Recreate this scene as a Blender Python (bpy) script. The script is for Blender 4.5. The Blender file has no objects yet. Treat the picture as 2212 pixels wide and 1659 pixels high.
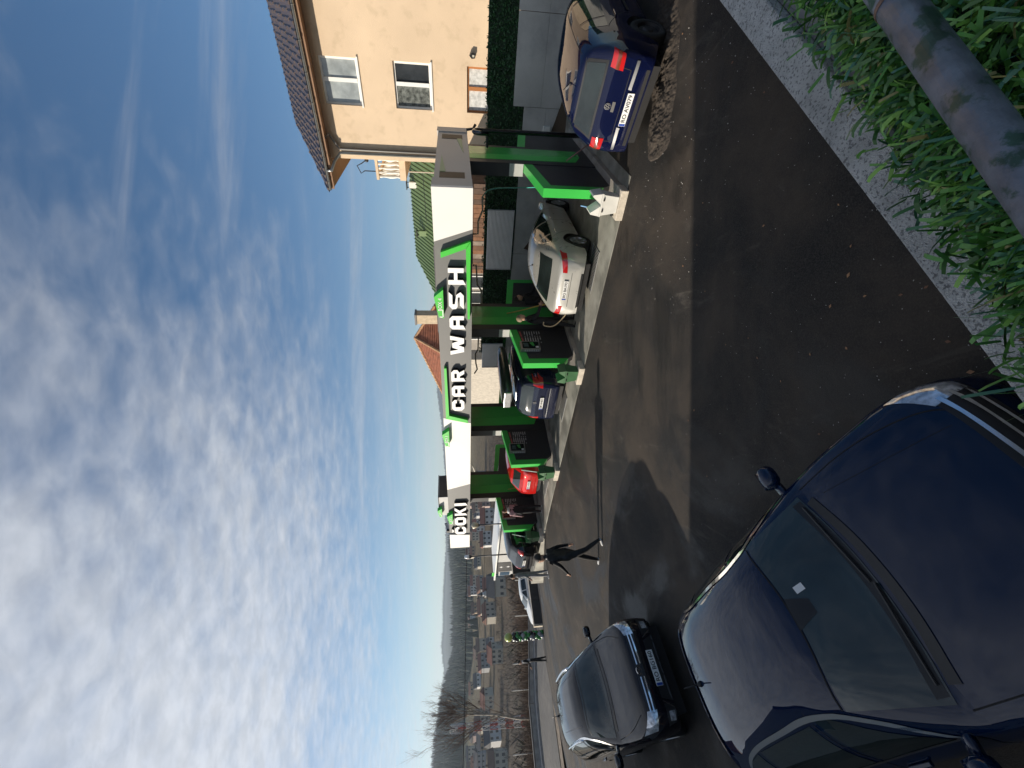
import bpy, bmesh, math, random
from mathutils import Vector, Matrix, Euler
from mathutils.bvhtree import BVHTree
random.seed(7)
S = bpy.context.scene
COL = S.collection
# ---------------------------------------------------------------- camera
CAM_H = 3.4
FOC, PITCH, ROLL = 918.4, 0.12394, 0.016788            # focal length in px of a 2212 px wide picture
_c, _n = math.cos(PITCH), math.sin(PITCH)
FWD = Vector((0, _c, -_n)); _U0 = Vector((0, _n, _c)); _R0 = Vector((1, 0, 0))
RGT = (_R0 - ROLL * _U0).normalized(); DWN = (-_U0 - ROLL * _R0).normalized()
EYE = Vector((0, 0, CAM_H))
cam_d = bpy.data.cameras.new('camera'); cam = bpy.data.objects.new('camera', cam_d); COL.objects.link(cam)
cam_d.sensor_fit = 'HORIZONTAL'; cam_d.sensor_width = 36; cam_d.lens = 36 * FOC / 2212
cam_d.clip_start = 0.05; cam_d.clip_end = 12000
m = Matrix((DWN, RGT, -FWD)).transposed().to_4x4(); m.translation = EYE     # phone held sideways: world up is picture left
cam.matrix_world = m
S.camera = cam
S.render.resolution_x, S.render.resolution_y = 1024, 768
# ---------------------------------------------------------------- world, sun, exposure
SUN_EL = math.radians(17.5)
SUN_DIR = Vector((-0.9945 * math.cos(SUN_EL), 0.105 * math.cos(SUN_EL), math.sin(SUN_EL))).normalized()   # towards the sun
W = bpy.data.worlds.new('World'); S.world = W; W.use_nodes = True
nt = W.node_tree; nt.nodes.clear()
def N(t, typ, **kw):
    nd = t.nodes.new(typ)
    for k, v in kw.items():
        if k.startswith('i_'): nd.inputs[k[2:].replace('_', ' ')].default_value = v
        else: setattr(nd, k, v)
    return nd
def L(t, a, ao, b, bi): t.links.new(a.outputs[ao], b.inputs[bi])
def world_nodes():
    t = nt
    out = N(t, 'ShaderNodeOutputWorld'); bg = N(t, 'ShaderNodeBackground'); bg.inputs[1].default_value = SKY_STR
    sky = N(t, 'ShaderNodeTexSky', sky_type='NISHITA', sun_disc=False, sun_elevation=SUN_EL,
            sun_rotation=math.atan2(SUN_DIR.x, SUN_DIR.y), altitude=1000, air_density=1.0, dust_density=0.4, ozone_density=2.2)
    tc = N(t, 'ShaderNodeTexCoord'); sp = N(t, 'ShaderNodeSeparateXYZ'); L(t, tc, 'Generated', sp, 0)
    def M(op, a, b=None, c=None, clamp=False):
        nd = N(t, 'ShaderNodeMath', operation=op); nd.use_clamp = clamp
        for i, v in enumerate((a, b, c)):
            if v is None: continue
            if hasattr(v, 'outputs'): t.links.new(v.outputs[0], nd.inputs[i])
            elif hasattr(v, 'is_output'): t.links.new(v, nd.inputs[i])
            else: nd.inputs[i].default_value = v
        return nd
    zz = M('MAXIMUM', sp.outputs[2], 0.0); zz = M('ADD', zz, 0.09)
    px = M('DIVIDE', sp.outputs[0], zz); py = M('DIVIDE', sp.outputs[1], zz)       # flat cloud deck seen in perspective
    cmb = N(t, 'ShaderNodeCombineXYZ'); t.links.new(px.outputs[0], cmb.inputs[0]); t.links.new(py.outputs[0], cmb.inputs[1])
    def noise(scale, detail, rough, dist=0.0, rot=0.0, sc=(1, 1, 1), loc=(0, 0, 0)):
        mp = N(t, 'ShaderNodeMapping'); mp.inputs['Rotation'].default_value = (0, 0, rot); mp.inputs['Scale'].default_value = sc
        mp.inputs['Location'].default_value = loc
        L(t, cmb, 0, mp, 0)
        nz = N(t, 'ShaderNodeTexNoise'); nz.inputs['Scale'].default_value = scale; nz.inputs['Detail'].default_value = detail
        nz.inputs['Roughness'].default_value = rough; nz.inputs['Distortion'].default_value = dist
        L(t, mp, 0, nz, 0); return nz
    def mr(v, a, b, c=0.0, d=1.0, smooth=True):
        nd = N(t, 'ShaderNodeMapRange'); nd.interpolation_type = 'SMOOTHSTEP' if smooth else 'LINEAR'
        t.links.new(v if hasattr(v, 'is_output') else v.outputs[0], nd.inputs[0])
        for i, q in enumerate((a, b, c, d)): nd.inputs[1 + i].default_value = q
        return nd
    # large masses: thick deck to the left and overhead, a long streaky veil ahead, clear blue at right
    big = noise(0.55, 4, 0.55, 0.6, 0.5, (1, 1, 1), (1.7, 0.4, 0))
    axis = M('MULTIPLY_ADD', sp.outputs[0], -0.80, 0.04); axis = M('MULTIPLY_ADD', sp.outputs[2], 0.10, axis)
    dens = M('MULTIPLY_ADD', big, 1.15, -0.32); fade = mr(sp.outputs[2], 0.08, 0.40, -0.55, 0.0); dens = M('ADD', dens, axis); dens = M('ADD', dens, fade)
    cells = noise(7.5, 3, 0.5, 0.35, 0.35, (1, 1.5, 1)); cells2 = noise(3.0, 5, 0.62, 0.5, 0.2, (1, 1.3, 1))
    tex = M('MULTIPLY_ADD', cells, 0.62, -0.30); tex = M('MULTIPLY_ADD', cells2, 0.55, tex)
    c1 = M('MULTIPLY_ADD', tex, 1.05, dens); c1 = M('SUBTRACT', c1, 0.16); cover1 = mr(c1, 0.02, 1.10, 0, .90)
    streak = noise(1.1, 6, 0.6, 0.9, -0.75, (0.35, 1.9, 1), (3.1, 0.7, 0)); cover2 = mr(streak, 0.46, 0.80, 0, 0.50)
    low = noise(0.9, 5, 0.6, 0.5, 0.1, (0.5, 0.8, 1), (4.0, 2.2, 0)); cl = mr(low, 0.46, 0.74, 0, 0.6)
    band = mr(sp.outputs[2], 0.08, 0.26, 1.0, 0.0); cl = M('MULTIPLY', cl, band)
    cov = M('MAXIMUM', cover1, cover2); cov = M('MAXIMUM', cov, cl)
    shade = noise(9.0, 4, 0.6, 0.3, 0.35, (1, 1.4, 1), (0.03, 0.05, 0)); sh = mr(shade, 0.3, 0.7, 0.84, 1.05)
    # cloud colour follows the light of the sky itself (a little brighter towards the sun)
    dotn = N(t, 'ShaderNodeVectorMath', operation='DOT_PRODUCT'); L(t, tc, 'Generated', dotn, 0); dotn.inputs[1].default_value = SUN_DIR
    glow = mr(dotn.outputs['Value'], -0.4, 0.95, 0.82, 1.3)
    lum = M('MULTIPLY', sh, glow); lum = M('MULTIPLY', lum, CLOUD)
    cc = N(t, 'ShaderNodeVectorMath', operation='SCALE'); cc.inputs[0].default_value = (0.93, 0.965, 1.03); t.links.new(lum.outputs[0], cc.inputs['Scale'])
    mx = N(t, 'ShaderNodeMix', data_type='RGBA'); t.links.new(cov.outputs[0], mx.inputs[0])
    hs = N(t, 'ShaderNodeHueSaturation'); hs.inputs['Saturation'].default_value = 1.22; hs.inputs['Value'].default_value = .92; L(t, sky, 0, hs, 'Color'); L(t, hs, 0, mx, 'A'); t.links.new(cc.outputs[0], mx.inputs['B'])
    t.links.new(mx.outputs['Result'], bg.inputs[0]); L(t, bg, 0, out, 0)
SKY_STR, CLOUD = 0.088, 4.9
HAZE = 0.00017
world_nodes()
sd = bpy.data.lights.new('sun', 'SUN'); sd.energy = 5.0; sd.angle = math.radians(0.53); sd.color = (1.0, 0.90, 0.76)
so = bpy.data.objects.new('sun', sd); COL.objects.link(so); so.rotation_euler = (-SUN_DIR).to_track_quat('-Z', 'Y').to_euler()
S.view_settings.view_transform = 'Standard'; S.view_settings.look = 'None'; S.view_settings.exposure = 0.6; S.view_settings.gamma = 1
S.view_settings.use_curve_mapping = False
# ---------------------------------------------------------------- picture -> place helpers
def ray(x, y): return FWD + (829.5 - y) / FOC * RGT + (x - 1106) / FOC * DWN
def at_z(x, y, z=0.0):
    r = ray(x, y); return EYE + r * ((z - CAM_H) / r.z)
def at_Y(x, y, Y):
    r = ray(x, y); return EYE + r * (Y / r.y)
ANG = math.radians(137.17)
E_ = Vector((math.cos(ANG), math.sin(ANG), 0)); N_ = Vector((math.sin(ANG), -math.cos(ANG), 0)); O_ = Vector((3.784, 8.215, 0))
def FP(s, d, z=0.0): return O_ + E_ * s + N_ * d + Vector((0, 0, z))          # facade frame: s along (left), d inwards, z up
def fr(P): q = Vector(P) - O_; return q.dot(E_), q.dot(N_), q.z
def on_d(x, y, d):
    r = ray(x, y); t = (FP(0, d) - EYE).dot(N_) / r.dot(N_); return EYE + r * t
def on_s(x, y, s):
    r = ray(x, y); t = (FP(s, 0) - EYE).dot(E_) / r.dot(E_); return EYE + r * t
def sm(x, k=0.6): return 0.5 * (x + math.sqrt(x * x + k * k))                 # soft max(0,x)
def lot_z(X, Y):
    s, d, _ = fr((X, Y, 0)); a = -0.055 * sm(-(d + 0.8), 0.8)
    q = sm(s - 13.6, 1.0); q = 14.0 - sm(14.0 - q, 1.0)
    return a - 0.118 * q
def on_lot(x, y):
    z = 0
    for i in range(40):
        P = at_z(x, y, z); z = 0.6 * z + 0.4 * lot_z(P.x, P.y)
    return P
# ---------------------------------------------------------------- materials
MATS = {}
def mat(name, col, rough=0.6, metal=0.0, spec=0.5, coat=0.0, var=0.0, vscale=4.0, bump=0.0, bscale=40.0, col2=None, c2scale=1.0, c2lo=0.45, c2hi=0.6,
        trans=0.0, emit=None, detail=4, sheen=0.0, alpha=None, rvar=0.0, obj=True):
    if name in MATS: return MATS[name]
    m_ = bpy.data.materials.new(name); m_.use_nodes = True; t = m_.node_tree; b = t.nodes['Principled BSDF']
    c = (*col, 1)
    b.inputs['Base Color'].default_value = c; b.inputs['Roughness'].default_value = rough; b.inputs['Metallic'].default_value = metal
    b.inputs['Specular IOR Level'].default_value = spec; b.inputs['Coat Weight'].default_value = coat; b.inputs['Coat Roughness'].default_value = 0.03
    b.inputs['Transmission Weight'].default_value = trans
    if emit: b.inputs['Emission Color'].default_value = (*emit[0], 1); b.inputs['Emission Strength'].default_value = emit[1]
    if var or bump or col2 or rvar:
        tc = N(t, 'ShaderNodeTexCoord'); src = 'Object' if obj else 'Generated'
        if obj == 'world':
            geo = N(t, 'ShaderNodeNewGeometry'); cs = geo.outputs['Position']
        else: cs = tc.outputs[src]
        colsock = None
        if col2:
            nz = N(t, 'ShaderNodeTexNoise'); nz.inputs['Scale'].default_value = c2scale; nz.inputs['Detail'].default_value = 6; nz.inputs['Roughness'].default_value = 0.62
            t.links.new(cs, nz.inputs[0]); mr = N(t, 'ShaderNodeMapRange'); mr.interpolation_type = 'SMOOTHSTEP'
            mr.inputs[1].default_value = c2lo; mr.inputs[2].default_value = c2hi; L(t, nz, 0, mr, 0)
            mx = N(t, 'ShaderNodeMix', data_type='RGBA'); mx.inputs['A'].default_value = c; mx.inputs['B'].default_value = (*col2, 1)
            L(t, mr, 0, mx, 0); colsock = mx.outputs['Result']
        if var:
            nz = N(t, 'ShaderNodeTexNoise'); nz.inputs['Scale'].default_value = vscale; nz.inputs['Detail'].default_value = detail; t.links.new(cs, nz.inputs[0])
            mr = N(t, 'ShaderNodeMapRange'); mr.inputs[1].default_value = 0.3; mr.inputs[2].default_value = 0.7; mr.inputs[3].default_value = 1 - var; mr.inputs[4].default_value = 1 + var
            L(t, nz, 0, mr, 0); sc = N(t, 'ShaderNodeVectorMath', operation='SCALE'); L(t, mr, 0, sc, 'Scale')
            if colsock is None: sc.inputs[0].default_value = col
            else: t.links.new(colsock, sc.inputs[0])
            colsock = sc.outputs[0]
        if colsock: t.links.new(colsock, b.inputs['Base Color'])
        if rvar:
            nz = N(t, 'ShaderNodeTexNoise'); nz.inputs['Scale'].default_value = vscale * 0.7; nz.inputs['Detail'].default_value = 5; t.links.new(cs, nz.inputs[0])
            mr = N(t, 'ShaderNodeMapRange'); mr.inputs[1].default_value = 0.3; mr.inputs[2].default_value = 0.7; mr.inputs[3].default_value = max(0, rough - rvar); mr.inputs[4].default_value = min(1, rough + rvar)
            L(t, nz, 0, mr, 0); L(t, mr, 0, b, 'Roughness')
        if bump:
            nz = N(t, 'ShaderNodeTexNoise'); nz.inputs['Scale'].default_value = bscale; nz.inputs['Detail'].default_value = 5; t.links.new(cs, nz.inputs[0])
            bp = N(t, 'ShaderNodeBump'); bp.inputs['Strength'].default_value = bump; bp.inputs['Distance'].default_value = 0.02
            L(t, nz, 0, bp, 'Height'); L(t, bp, 0, b, 'Normal')
    MATS[name] = m_; return m_
# ---------------------------------------------------------------- objects
def obj(name, me, mats=None, parent=None, world=True, smooth=False):
    o = bpy.data.objects.new(name, me); COL.objects.link(o)
    for q in (mats if isinstance(mats, (list, tuple)) else [mats] if mats else []):
        me.materials.append(q)
    if smooth:
        for p in me.polygons: p.use_smooth = True
    if parent is not None:
        o.parent = parent
        if world and 'at' in POS.get(parent.name, {}): me.transform(Matrix.Translation(-POS[parent.name]['at']))
    return o
POS = {}
def tag(o, label=None, cat=None, group=None, kind=None):
    if label: o['label'] = label
    if cat: o['category'] = cat
    if group: o['group'] = group
    if kind: o['kind'] = kind
    return o
def thing(name, label, cat, loc=(0, 0, 0), rotz=0.0, group=None):
    o = bpy.data.objects.new(name, None); COL.objects.link(o); o.location = loc; o.rotation_euler = (0, 0, rotz); o.empty_display_size = 0.2
    POS[o.name] = {'at': Vector(loc)}
    if rotz: POS[o.name] = {}
    return tag(o, label, cat, group)
def clone(root, parent=None):
    c = root.copy(); COL.objects.link(c); c.parent = parent
    for ch in list(root.children): clone(ch, c)
    return c
class MB:
    def __init__(s): s.v = []; s.f = []; s.mi = []; s.cur = 0
    def add(s, vs, fs):
        o = len(s.v); s.v += [tuple(q) for q in vs]; s.f += [tuple(o + i for i in q) for q in fs]; s.mi += [s.cur] * len(fs); return s
    def quad(s, *p): return s.add(p, [tuple(range(len(p)))])
    def hexa(s, p): return s.add(p, [(3, 2, 1, 0), (4, 5, 6, 7), (0, 1, 5, 4), (1, 2, 6, 5), (2, 3, 7, 6), (3, 0, 4, 7)])
    def box(s, x0, x1, y0, y1, z0, z1): return s.hexa([(x0, y0, z0), (x1, y0, z0), (x1, y1, z0), (x0, y1, z0), (x0, y0, z1), (x1, y0, z1), (x1, y1, z1), (x0, y1, z1)])
    def fbox(s, s0, s1, d0, d1, z0, z1):      # box in the facade frame
        return s.hexa([FP(s1, d0, z0), FP(s0, d0, z0), FP(s0, d1, z0), FP(s1, d1, z0), FP(s1, d0, z1), FP(s0, d0, z1), FP(s0, d1, z1), FP(s1, d1, z1)])
    def prism(s, poly, fn, a, b):             # polygon (u,v) extruded from a to b; fn(u,v,w)->xyz
        k = len(poly); s.add([fn(u, v, a) for u, v in poly] + [fn(u, v, b) for u, v in poly],
              [tuple(range(k))[::-1], tuple(range(k, 2 * k))] + [(i, (i + 1) % k, k + (i + 1) % k, k + i) for i in range(k)]); return s
    def tube(s, pts, r, n=8, cap=True, r2=None):
        pts = [Vector(p) for p in pts]; k = len(pts); vs = []; up = Vector((0, 0, 1))
        prev = None
        for i, p in enumerate(pts):
            d = (pts[min(i + 1, k - 1)] - pts[max(i - 1, 0)]).normalized()
            if prev is None: a = d.cross(up) if abs(d.z) < 0.95 else d.cross(Vector((1, 0, 0)))
            else: a = prev - d * prev.dot(d)
            a.normalize(); prev = a; b = d.cross(a)
            rr = r if r2 is None else r + (r2 - r) * i / max(1, k - 1)
            if isinstance(r, (list, tuple)): rr = r[i]
            for j in range(n):
                an = 2 * math.pi * j / n; vs.append(p + a * (rr * math.cos(an)) + b * (rr * math.sin(an)))
        fs = [(i * n + j, i * n + (j + 1) % n, (i + 1) * n + (j + 1) % n, (i + 1) * n + j) for i in range(k - 1) for j in range(n)]
        if cap: fs += [tuple(range(n))[::-1], tuple(range((k - 1) * n, k * n))]
        return s.add(vs, fs)
    def lathe(s, prof, fn=lambda x, y, z: (x, y, z), n=24, close=True):   # prof [(r,h)], axis = third coordinate
        vs = [fn(r * math.cos(2 * math.pi * j / n), r * math.sin(2 * math.pi * j / n), h) for r, h in prof for j in range(n)]
        fs = [(i * n + j, i * n + (j + 1) % n, (i + 1) * n + (j + 1) % n, (i + 1) * n + j) for i in range(len(prof) - 1) for j in range(n)]
        if close: fs += [tuple(range(n))[::-1], tuple(range((len(prof) - 1) * n, len(prof) * n))]
        return s.add(vs, fs)
    def sphere(s, c, r, n=10, m=7, sq=(1, 1, 1)):
        pr = [(max(1e-4, math.sin(math.pi * i / m)) * r, -math.cos(math.pi * i / m) * r) for i in range(m + 1)]
        return s.lathe(pr, lambda x, y, z: (c[0] + x * sq[0], c[1] + y * sq[1], c[2] + z * sq[2]), n)
    def mesh(s, name='m'):
        me = bpy.data.meshes.new(name); me.from_pydata(s.v, [], s.f); me.update()
        for p, i in zip(me.polygons, s.mi): p.material_index = i
        return me
    def build(s, name, mats, parent=None, world=True, smooth=False, bevel=0):
        o = obj(name, s.mesh(name), mats, parent, world, smooth)
        if bevel:
            bv = o.modifiers.new('bevel', 'BEVEL'); bv.width = bevel; bv.segments = 2; bv.limit_method = 'ANGLE'
        return o
def outline_mesh(name, splines, ext):
    """2D outlines (with holes) filled and extruded by +-ext, as a mesh"""
    cu = bpy.data.curves.new(name, 'CURVE'); cu.dimensions = '2D'; cu.fill_mode = 'BOTH'; cu.extrude = ext
    for sp in splines:
        q = cu.splines.new('POLY'); q.points.add(len(sp) - 1); q.use_cyclic_u = True
        for p, (x, y) in zip(q.points, sp): p.co = (x, y, 0, 1)
    return curve_mesh(name, cu)
def curve_mesh(name, cu):
    o = bpy.data.objects.new(name, cu); COL.objects.link(o); dg = bpy.context.evaluated_depsgraph_get()
    me = bpy.data.meshes.new_from_object(o.evaluated_get(dg)); bpy.data.objects.remove(o); bpy.data.curves.remove(cu); me.name = name
    return me
def text_mesh(name, body, size, ext=0.0, align='CENTER', bold=0.0):
    cu = bpy.data.curves.new(name, 'FONT'); cu.body = body; cu.size = size; cu.extrude = ext; cu.align_x = align; cu.align_y = 'CENTER'; cu.offset = bold; cu.resolution_u = 3
    return curve_mesh(name, cu)
def remap(me, fn):
    for v in me.vertices: v.co = fn(*v.co)
    me.update(); return me
def lerp(a, b, t): return a + (b - a) * t
def interp(tab, x):
    if x <= tab[0][0]: return tab[0][1]
    for (a, fa), (b, fb) in zip(tab, tab[1:]):
        if x <= b: return fa + (fb - fa) * (x - a) / (b - a)
    return tab[-1][1]
def hermite(tab):
    """monotone cubic through (x,y) table"""
    xs = [p[0] for p in tab]; ys = [p[1] for p in tab]; n = len(xs)
    d = [(ys[i + 1] - ys[i]) / (xs[i + 1] - xs[i]) for i in range(n - 1)]
    mm = [d[0]] + [0 if d[i - 1] * d[i] <= 0 else 2 * d[i - 1] * d[i] / (d[i - 1] + d[i]) for i in range(1, n - 1)] + [d[-1]]
    def f(x):
        if x <= xs[0]: return ys[0]
        if x >= xs[-1]: return ys[-1]
        for i in range(n - 1):
            if x <= xs[i + 1]: break
        h = xs[i + 1] - xs[i]; t = (x - xs[i]) / h
        return ys[i] * (1 + 2 * t) * (1 - t) ** 2 + h * mm[i] * t * (1 - t) ** 2 + ys[i + 1] * t * t * (3 - 2 * t) + h * mm[i + 1] * t * t * (t - 1)
    return f
# ---------------------------------------------------------------- cars
def paint(name, col, metal=0.35, rough=0.32):
    return mat('paint_' + name, col, rough, metal, 0.5 if metal > .3 else .0, 1.0, rvar=0.08, vscale=3)
GLASS = lambda: mat('car_glass', (0.014, 0.021, 0.021), 0.03, 0, 0.6, 0.5, var=0.45, vscale=1.6)
RUB = lambda: mat('tyre_rubber', (0.012, 0.012, 0.012), 0.85, var=0.3, vscale=20)
BLK = lambda: mat('black_plastic', (0.012, 0.012, 0.013), 0.45, var=0.2, vscale=9)
CHR = lambda: mat('chrome', (0.75, 0.76, 0.78), 0.12, 1.0)
ALU = lambda: mat('alloy', (0.42, 0.43, 0.44), 0.32, 0.85, var=0.15, vscale=12)
RED = lambda: mat('tail_red', (0.42, 0.008, 0.008), 0.12, 0, 0.6, 1.0)
LMP = lambda: mat('lamp_clear', (0.55, 0.57, 0.6), 0.08, 0.55, 0.6, 1.0, var=0.5, vscale=22)
SEAM = lambda: mat('panel_gap', (0.004, 0.004, 0.005), 0.8)
WHITEP = lambda: mat('plate_white', (0.72, 0.72, 0.70), 0.45)
INK = lambda: mat('plate_ink', (0.012, 0.012, 0.014), 0.5)
EUB = lambda: mat('plate_blue', (0.01, 0.05, 0.3), 0.5)

def chaikin(pl, it=2):
    for _ in range(it):
        if len(pl) < 3: break
        q = [pl[0]]
        for a, b in zip(pl, pl[1:]): q += [a.lerp(b, .25), a.lerp(b, .75)]
        pl = q + [pl[-1]]
    return pl
def resample(pl, n):
    pl = chaikin([Vector((p[0], p[1])) for p in pl]); ds = [0]
    for a, b in zip(pl, pl[1:]): ds.append(ds[-1] + (b - a).length)
    out = []
    for i in range(n):
        t = ds[-1] * i / (n - 1); k = 0
        while k < len(pl) - 2 and ds[k + 1] < t: k += 1
        seg = ds[k + 1] - ds[k]; out.append(pl[k].lerp(pl[k + 1], (t - ds[k]) / seg if seg > 1e-9 else 0))
    return out
class Shell:
    """lofted car body with surface look-ups for glass, lamps and trim"""
    def __init__(s, sp):
        s.sp = sp; zt = hermite(sorted(sp['zt'])); zb = hermite(sorted(sp['zb'])); w = hermite(sorted(sp['w']))
        xs = sorted(p[0] for p in sp['zt']); x0, x1 = xs[0], xs[-1]
        R = sp['R']; st = set()
        n = 64
        for i in range(n + 1): st.add(round(x0 + (x1 - x0) * i / n, 4))
        for p in sp['zt']: st.add(round(p[0], 4))
        for xc in sp['axles']:
            for i in range(23):
                st.add(round(xc + (R + 0.004) * math.cos(math.pi * i / 22), 4))
        st = sorted(st); st = [a for a, b in zip(st, st[1:]) if b - a > 0.004] + [st[-1]]
        sill = sp.get('sill', 0.24); nn = sp.get('nn', 3.6); tumk = sp.get('tum', 0.24)
        lo = sp.get('lower', [(0, .95), (.25, .985), (.5, 1.0), (.72, 1.0), (.88, .985), (1, .955)]); lof = hermite(lo)
        M1, M2 = 12, 16; vs = []; s.ring = 2 * (M1 + M2) + 1
        for x in st:
            T = zt(x); B = min(zb(x), T - 0.035); ww = w(x)
            end = min(x - x0, x1 - x); lift = sp.get('lift', 0.10) * max(0, 1 - end / 0.35)
            bz = sill + lift
            for xc in sp['axles']:
                if abs(x - xc) < R: bz = max(bz, sp['rw'] + math.sqrt(max(0, R * R - (x - xc) ** 2)))
            bz = min(bz, B - 0.02)
            H = T - B; tum = tumk * min(1, max(0, (H - 0.12) / 0.35)); half = []
            flare = 0
            for xc in sp['axles']:
                flare = max(flare, max(0, 1 - abs(abs(x - xc) - R * 0.8) / (R * 0.9)))
            for i in range(M1):
                z = bz + (B - bz) * i / (M1 - 1); t = (z - sill) / max(0.05, (B - sill))
                y = ww * lof(max(0, min(1, t))) + 0.018 * flare * max(0, 1 - abs(z - sp['rw'] - R * .8) / 0.3); half.append((y, z))
            yb = half[-1][0]
            for i in range(1, M2 + 1):
                ph = (math.pi / 2) * (i / M2) ** 0.8
                cy = max(0, math.cos(ph)) ** (2 / nn); sz = max(0, math.sin(ph)) ** (2 / nn)
                y = yb * cy * (1 - tum * sz); half.append((y if i < M2 else 0.0, B + H * sz))
            ring = [(x, y, z) for y, z in half] + [(x, -y, z) for y, z in reversed(half[:-1])]
            vs += ring
        k = 2 * (M1 + M2) - 1; s.k = k; ns = len(st)
        fs = [(i * k + j, i * k + j + 1, (i + 1) * k + j + 1, (i + 1) * k + j) for i in range(ns - 1) for j in range(k - 1)]
        fs += [tuple(range(k)), tuple(range((ns - 1) * k, ns * k))[::-1]]
        s.me = bpy.data.meshes.new('body'); s.me.from_pydata(vs, [], fs); s.me.update()
        bm = bmesh.new(); bm.from_mesh(s.me); bmesh.ops.recalc_face_normals(bm, faces=bm.faces); bm.to_mesh(s.me)
        bmesh.ops.triangulate(bm, faces=bm.faces); s.bvh = BVHTree.FromBMesh(bm); bm.free()
        for p in s.me.polygons: p.use_smooth = True
    def hit(s, ax, u, v):
        if ax == 'L': o, d = Vector((u, 3, v)), Vector((0, -1, 0))
        elif ax == 'R': o, d = Vector((u, -3, v)), Vector((0, 1, 0))
        elif ax == 'F': o, d = Vector((5, u, v)), Vector((-1, 0, 0))
        elif ax == 'B': o, d = Vector((-5, u, v)), Vector((1, 0, 0))
        else: o, d = Vector((u, v, 4)), Vector((0, 0, -1))
        h = s.bvh.ray_cast(o, d)
        if h[0] is None:
            g = {'L': (u, 0.7, v), 'R': (u, -0.7, v), 'F': (2, u, v), 'B': (-2, u, v), 'T': (u, v, 1.2)}[ax]
            h = s.bvh.find_nearest(Vector(g))
        n = h[1]
        if n.dot(d) > 0: n = -n
        return h[0], n
    def patch(s, ax, e0, e1, nu=14, nv=8, off=0.004, mb=None):
        mb = mb or MB(); a, b = resample(e0, nu), resample(e1, nu); vs = []
        for j in range(nv):
            for i in range(nu):
                q = a[i].lerp(b[i], j / (nv - 1)); p, n = s.hit(ax, q.x, q.y); vs.append(p + n * off)
        mb.add(vs, [(j * nu + i, j * nu + i + 1, (j + 1) * nu + i + 1, (j + 1) * nu + i) for j in range(nv - 1) for i in range(nu - 1)])
        return mb
    def strip(s, ax, line, wd, nu=20, off=0.003, mb=None):
        mb = mb or MB(); a = resample(line, nu); vs = []
        for i in range(nu):
            t = (a[min(i + 1, nu - 1)] - a[max(i - 1, 0)]).normalized(); nrm = Vector((-t.y, t.x)) * wd / 2
            for sg in (-1, 1):
                q = a[i] + nrm * sg; p, n = s.hit(ax, q.x, q.y); vs.append(p + n * off)
        mb.add(vs, [(2 * i, 2 * i + 1, 2 * i + 3, 2 * i + 2) for i in range(nu - 1)]); return mb
def wheel_mesh(r, wd, style):
    key = (r, wd, style)
    if key in WH: return WH[key]
    T = MB(); ri = r * 0.66
    T.lathe([(ri, -wd / 2), (r * 0.9, -wd / 2), (r * 0.97, -wd * 0.42), (r, -wd * 0.25), (r, wd * 0.25), (r * 0.97, wd * 0.42), (r * 0.9, wd / 2), (ri, wd / 2), (ri, -wd / 2)],
            lambda x, y, z: (x, z, y), 32, False)
    tm = T.mesh('tyre')
    Q = MB(); fn = lambda x, y, z: (x, z, y)
    Q.lathe([(ri * 1.01, -wd * .45), (ri * 1.01, wd * 0.47), (ri * 0.93, wd * 0.47), (ri * 0.88, wd * 0.2), (ri * .88, -wd * .4)], fn, 32, False)
    Q.cur = 1; Q.lathe([(ri * .9, 0.0), (0.001, 0.0)], fn, 24, False); Q.cur = 0
    if style == 'steel':
        Q.lathe([(ri * .86, wd * .12), (ri * .72, wd * .3), (ri * .45, wd * .3), (ri * .36, wd * .42), (0.002, wd * .42)], fn, 28, False)
        Q.cur = 1
        for k in range(10):
            a = 2 * math.pi * k / 10; Q.add([fn(ri * .62 * math.cos(a) + .018 * math.cos(b), ri * .62 * math.sin(a) + .018 * math.sin(b), wd * .315) for b in [i * math.pi / 4 for i in range(8)]], [tuple(range(8))])
    else:
        ns = style
        Q.lathe([(ri * .25, wd * .12), (ri * .25, wd * .36), (ri * .2, wd * .42), (0.002, wd * .42)], fn, 16, False)
        for k in range(ns):
            a = 2 * math.pi * k / ns; ca, sa = math.cos(a), math.sin(a)
            def P(rr, tt, h): return fn(rr * ca - tt * sa, rr * sa + tt * ca, h)
            w0, w1 = ri * .15, ri * .22 if ns < 8 else ri * .1
            Q.hexa([P(ri * .18, -w0, wd * .2), P(ri * .92, -w1, wd * .28), P(ri * .92, w1, wd * .28), P(ri * .18, w0, wd * .2),
                    P(ri * .18, -w0, wd * .40), P(ri * .92, -w1 * .8, wd * .45), P(ri * .92, w1 * .8, wd * .45), P(ri * .18, w0, wd * .40)])
    rm = Q.mesh('rim'); WH[key] = (tm, rm); return WH[key]
WH = {}
def plate(parent, loc, facing, text, tilt=0.0, wd=0.52, ht=0.11):
    """number plate; facing +1 looks forward, -1 backward"""
    mb = MB(); mb.box(-.008, .004, -wd / 2, wd / 2, -ht / 2, ht / 2); o = mb.build('number_plate', WHITEP(), parent, False)
    o.location = loc; o.rotation_euler = (0, -tilt, 0 if facing > 0 else math.pi)
    b = MB(); b.box(.0045, .006, -wd / 2 + .004, -wd / 2 + .042, -ht / 2 + .004, ht / 2 - .004); b.build('country_band', EUB(), o, False)
    tm = text_mesh('plate_text', text, 0.098, 0.0005, bold=0.0015)
    remap(tm, lambda x, y, z: (0.0062 + z, x * 1.0 + 0.02, y)); obj('plate_text', tm, INK(), o, False); return o
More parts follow.
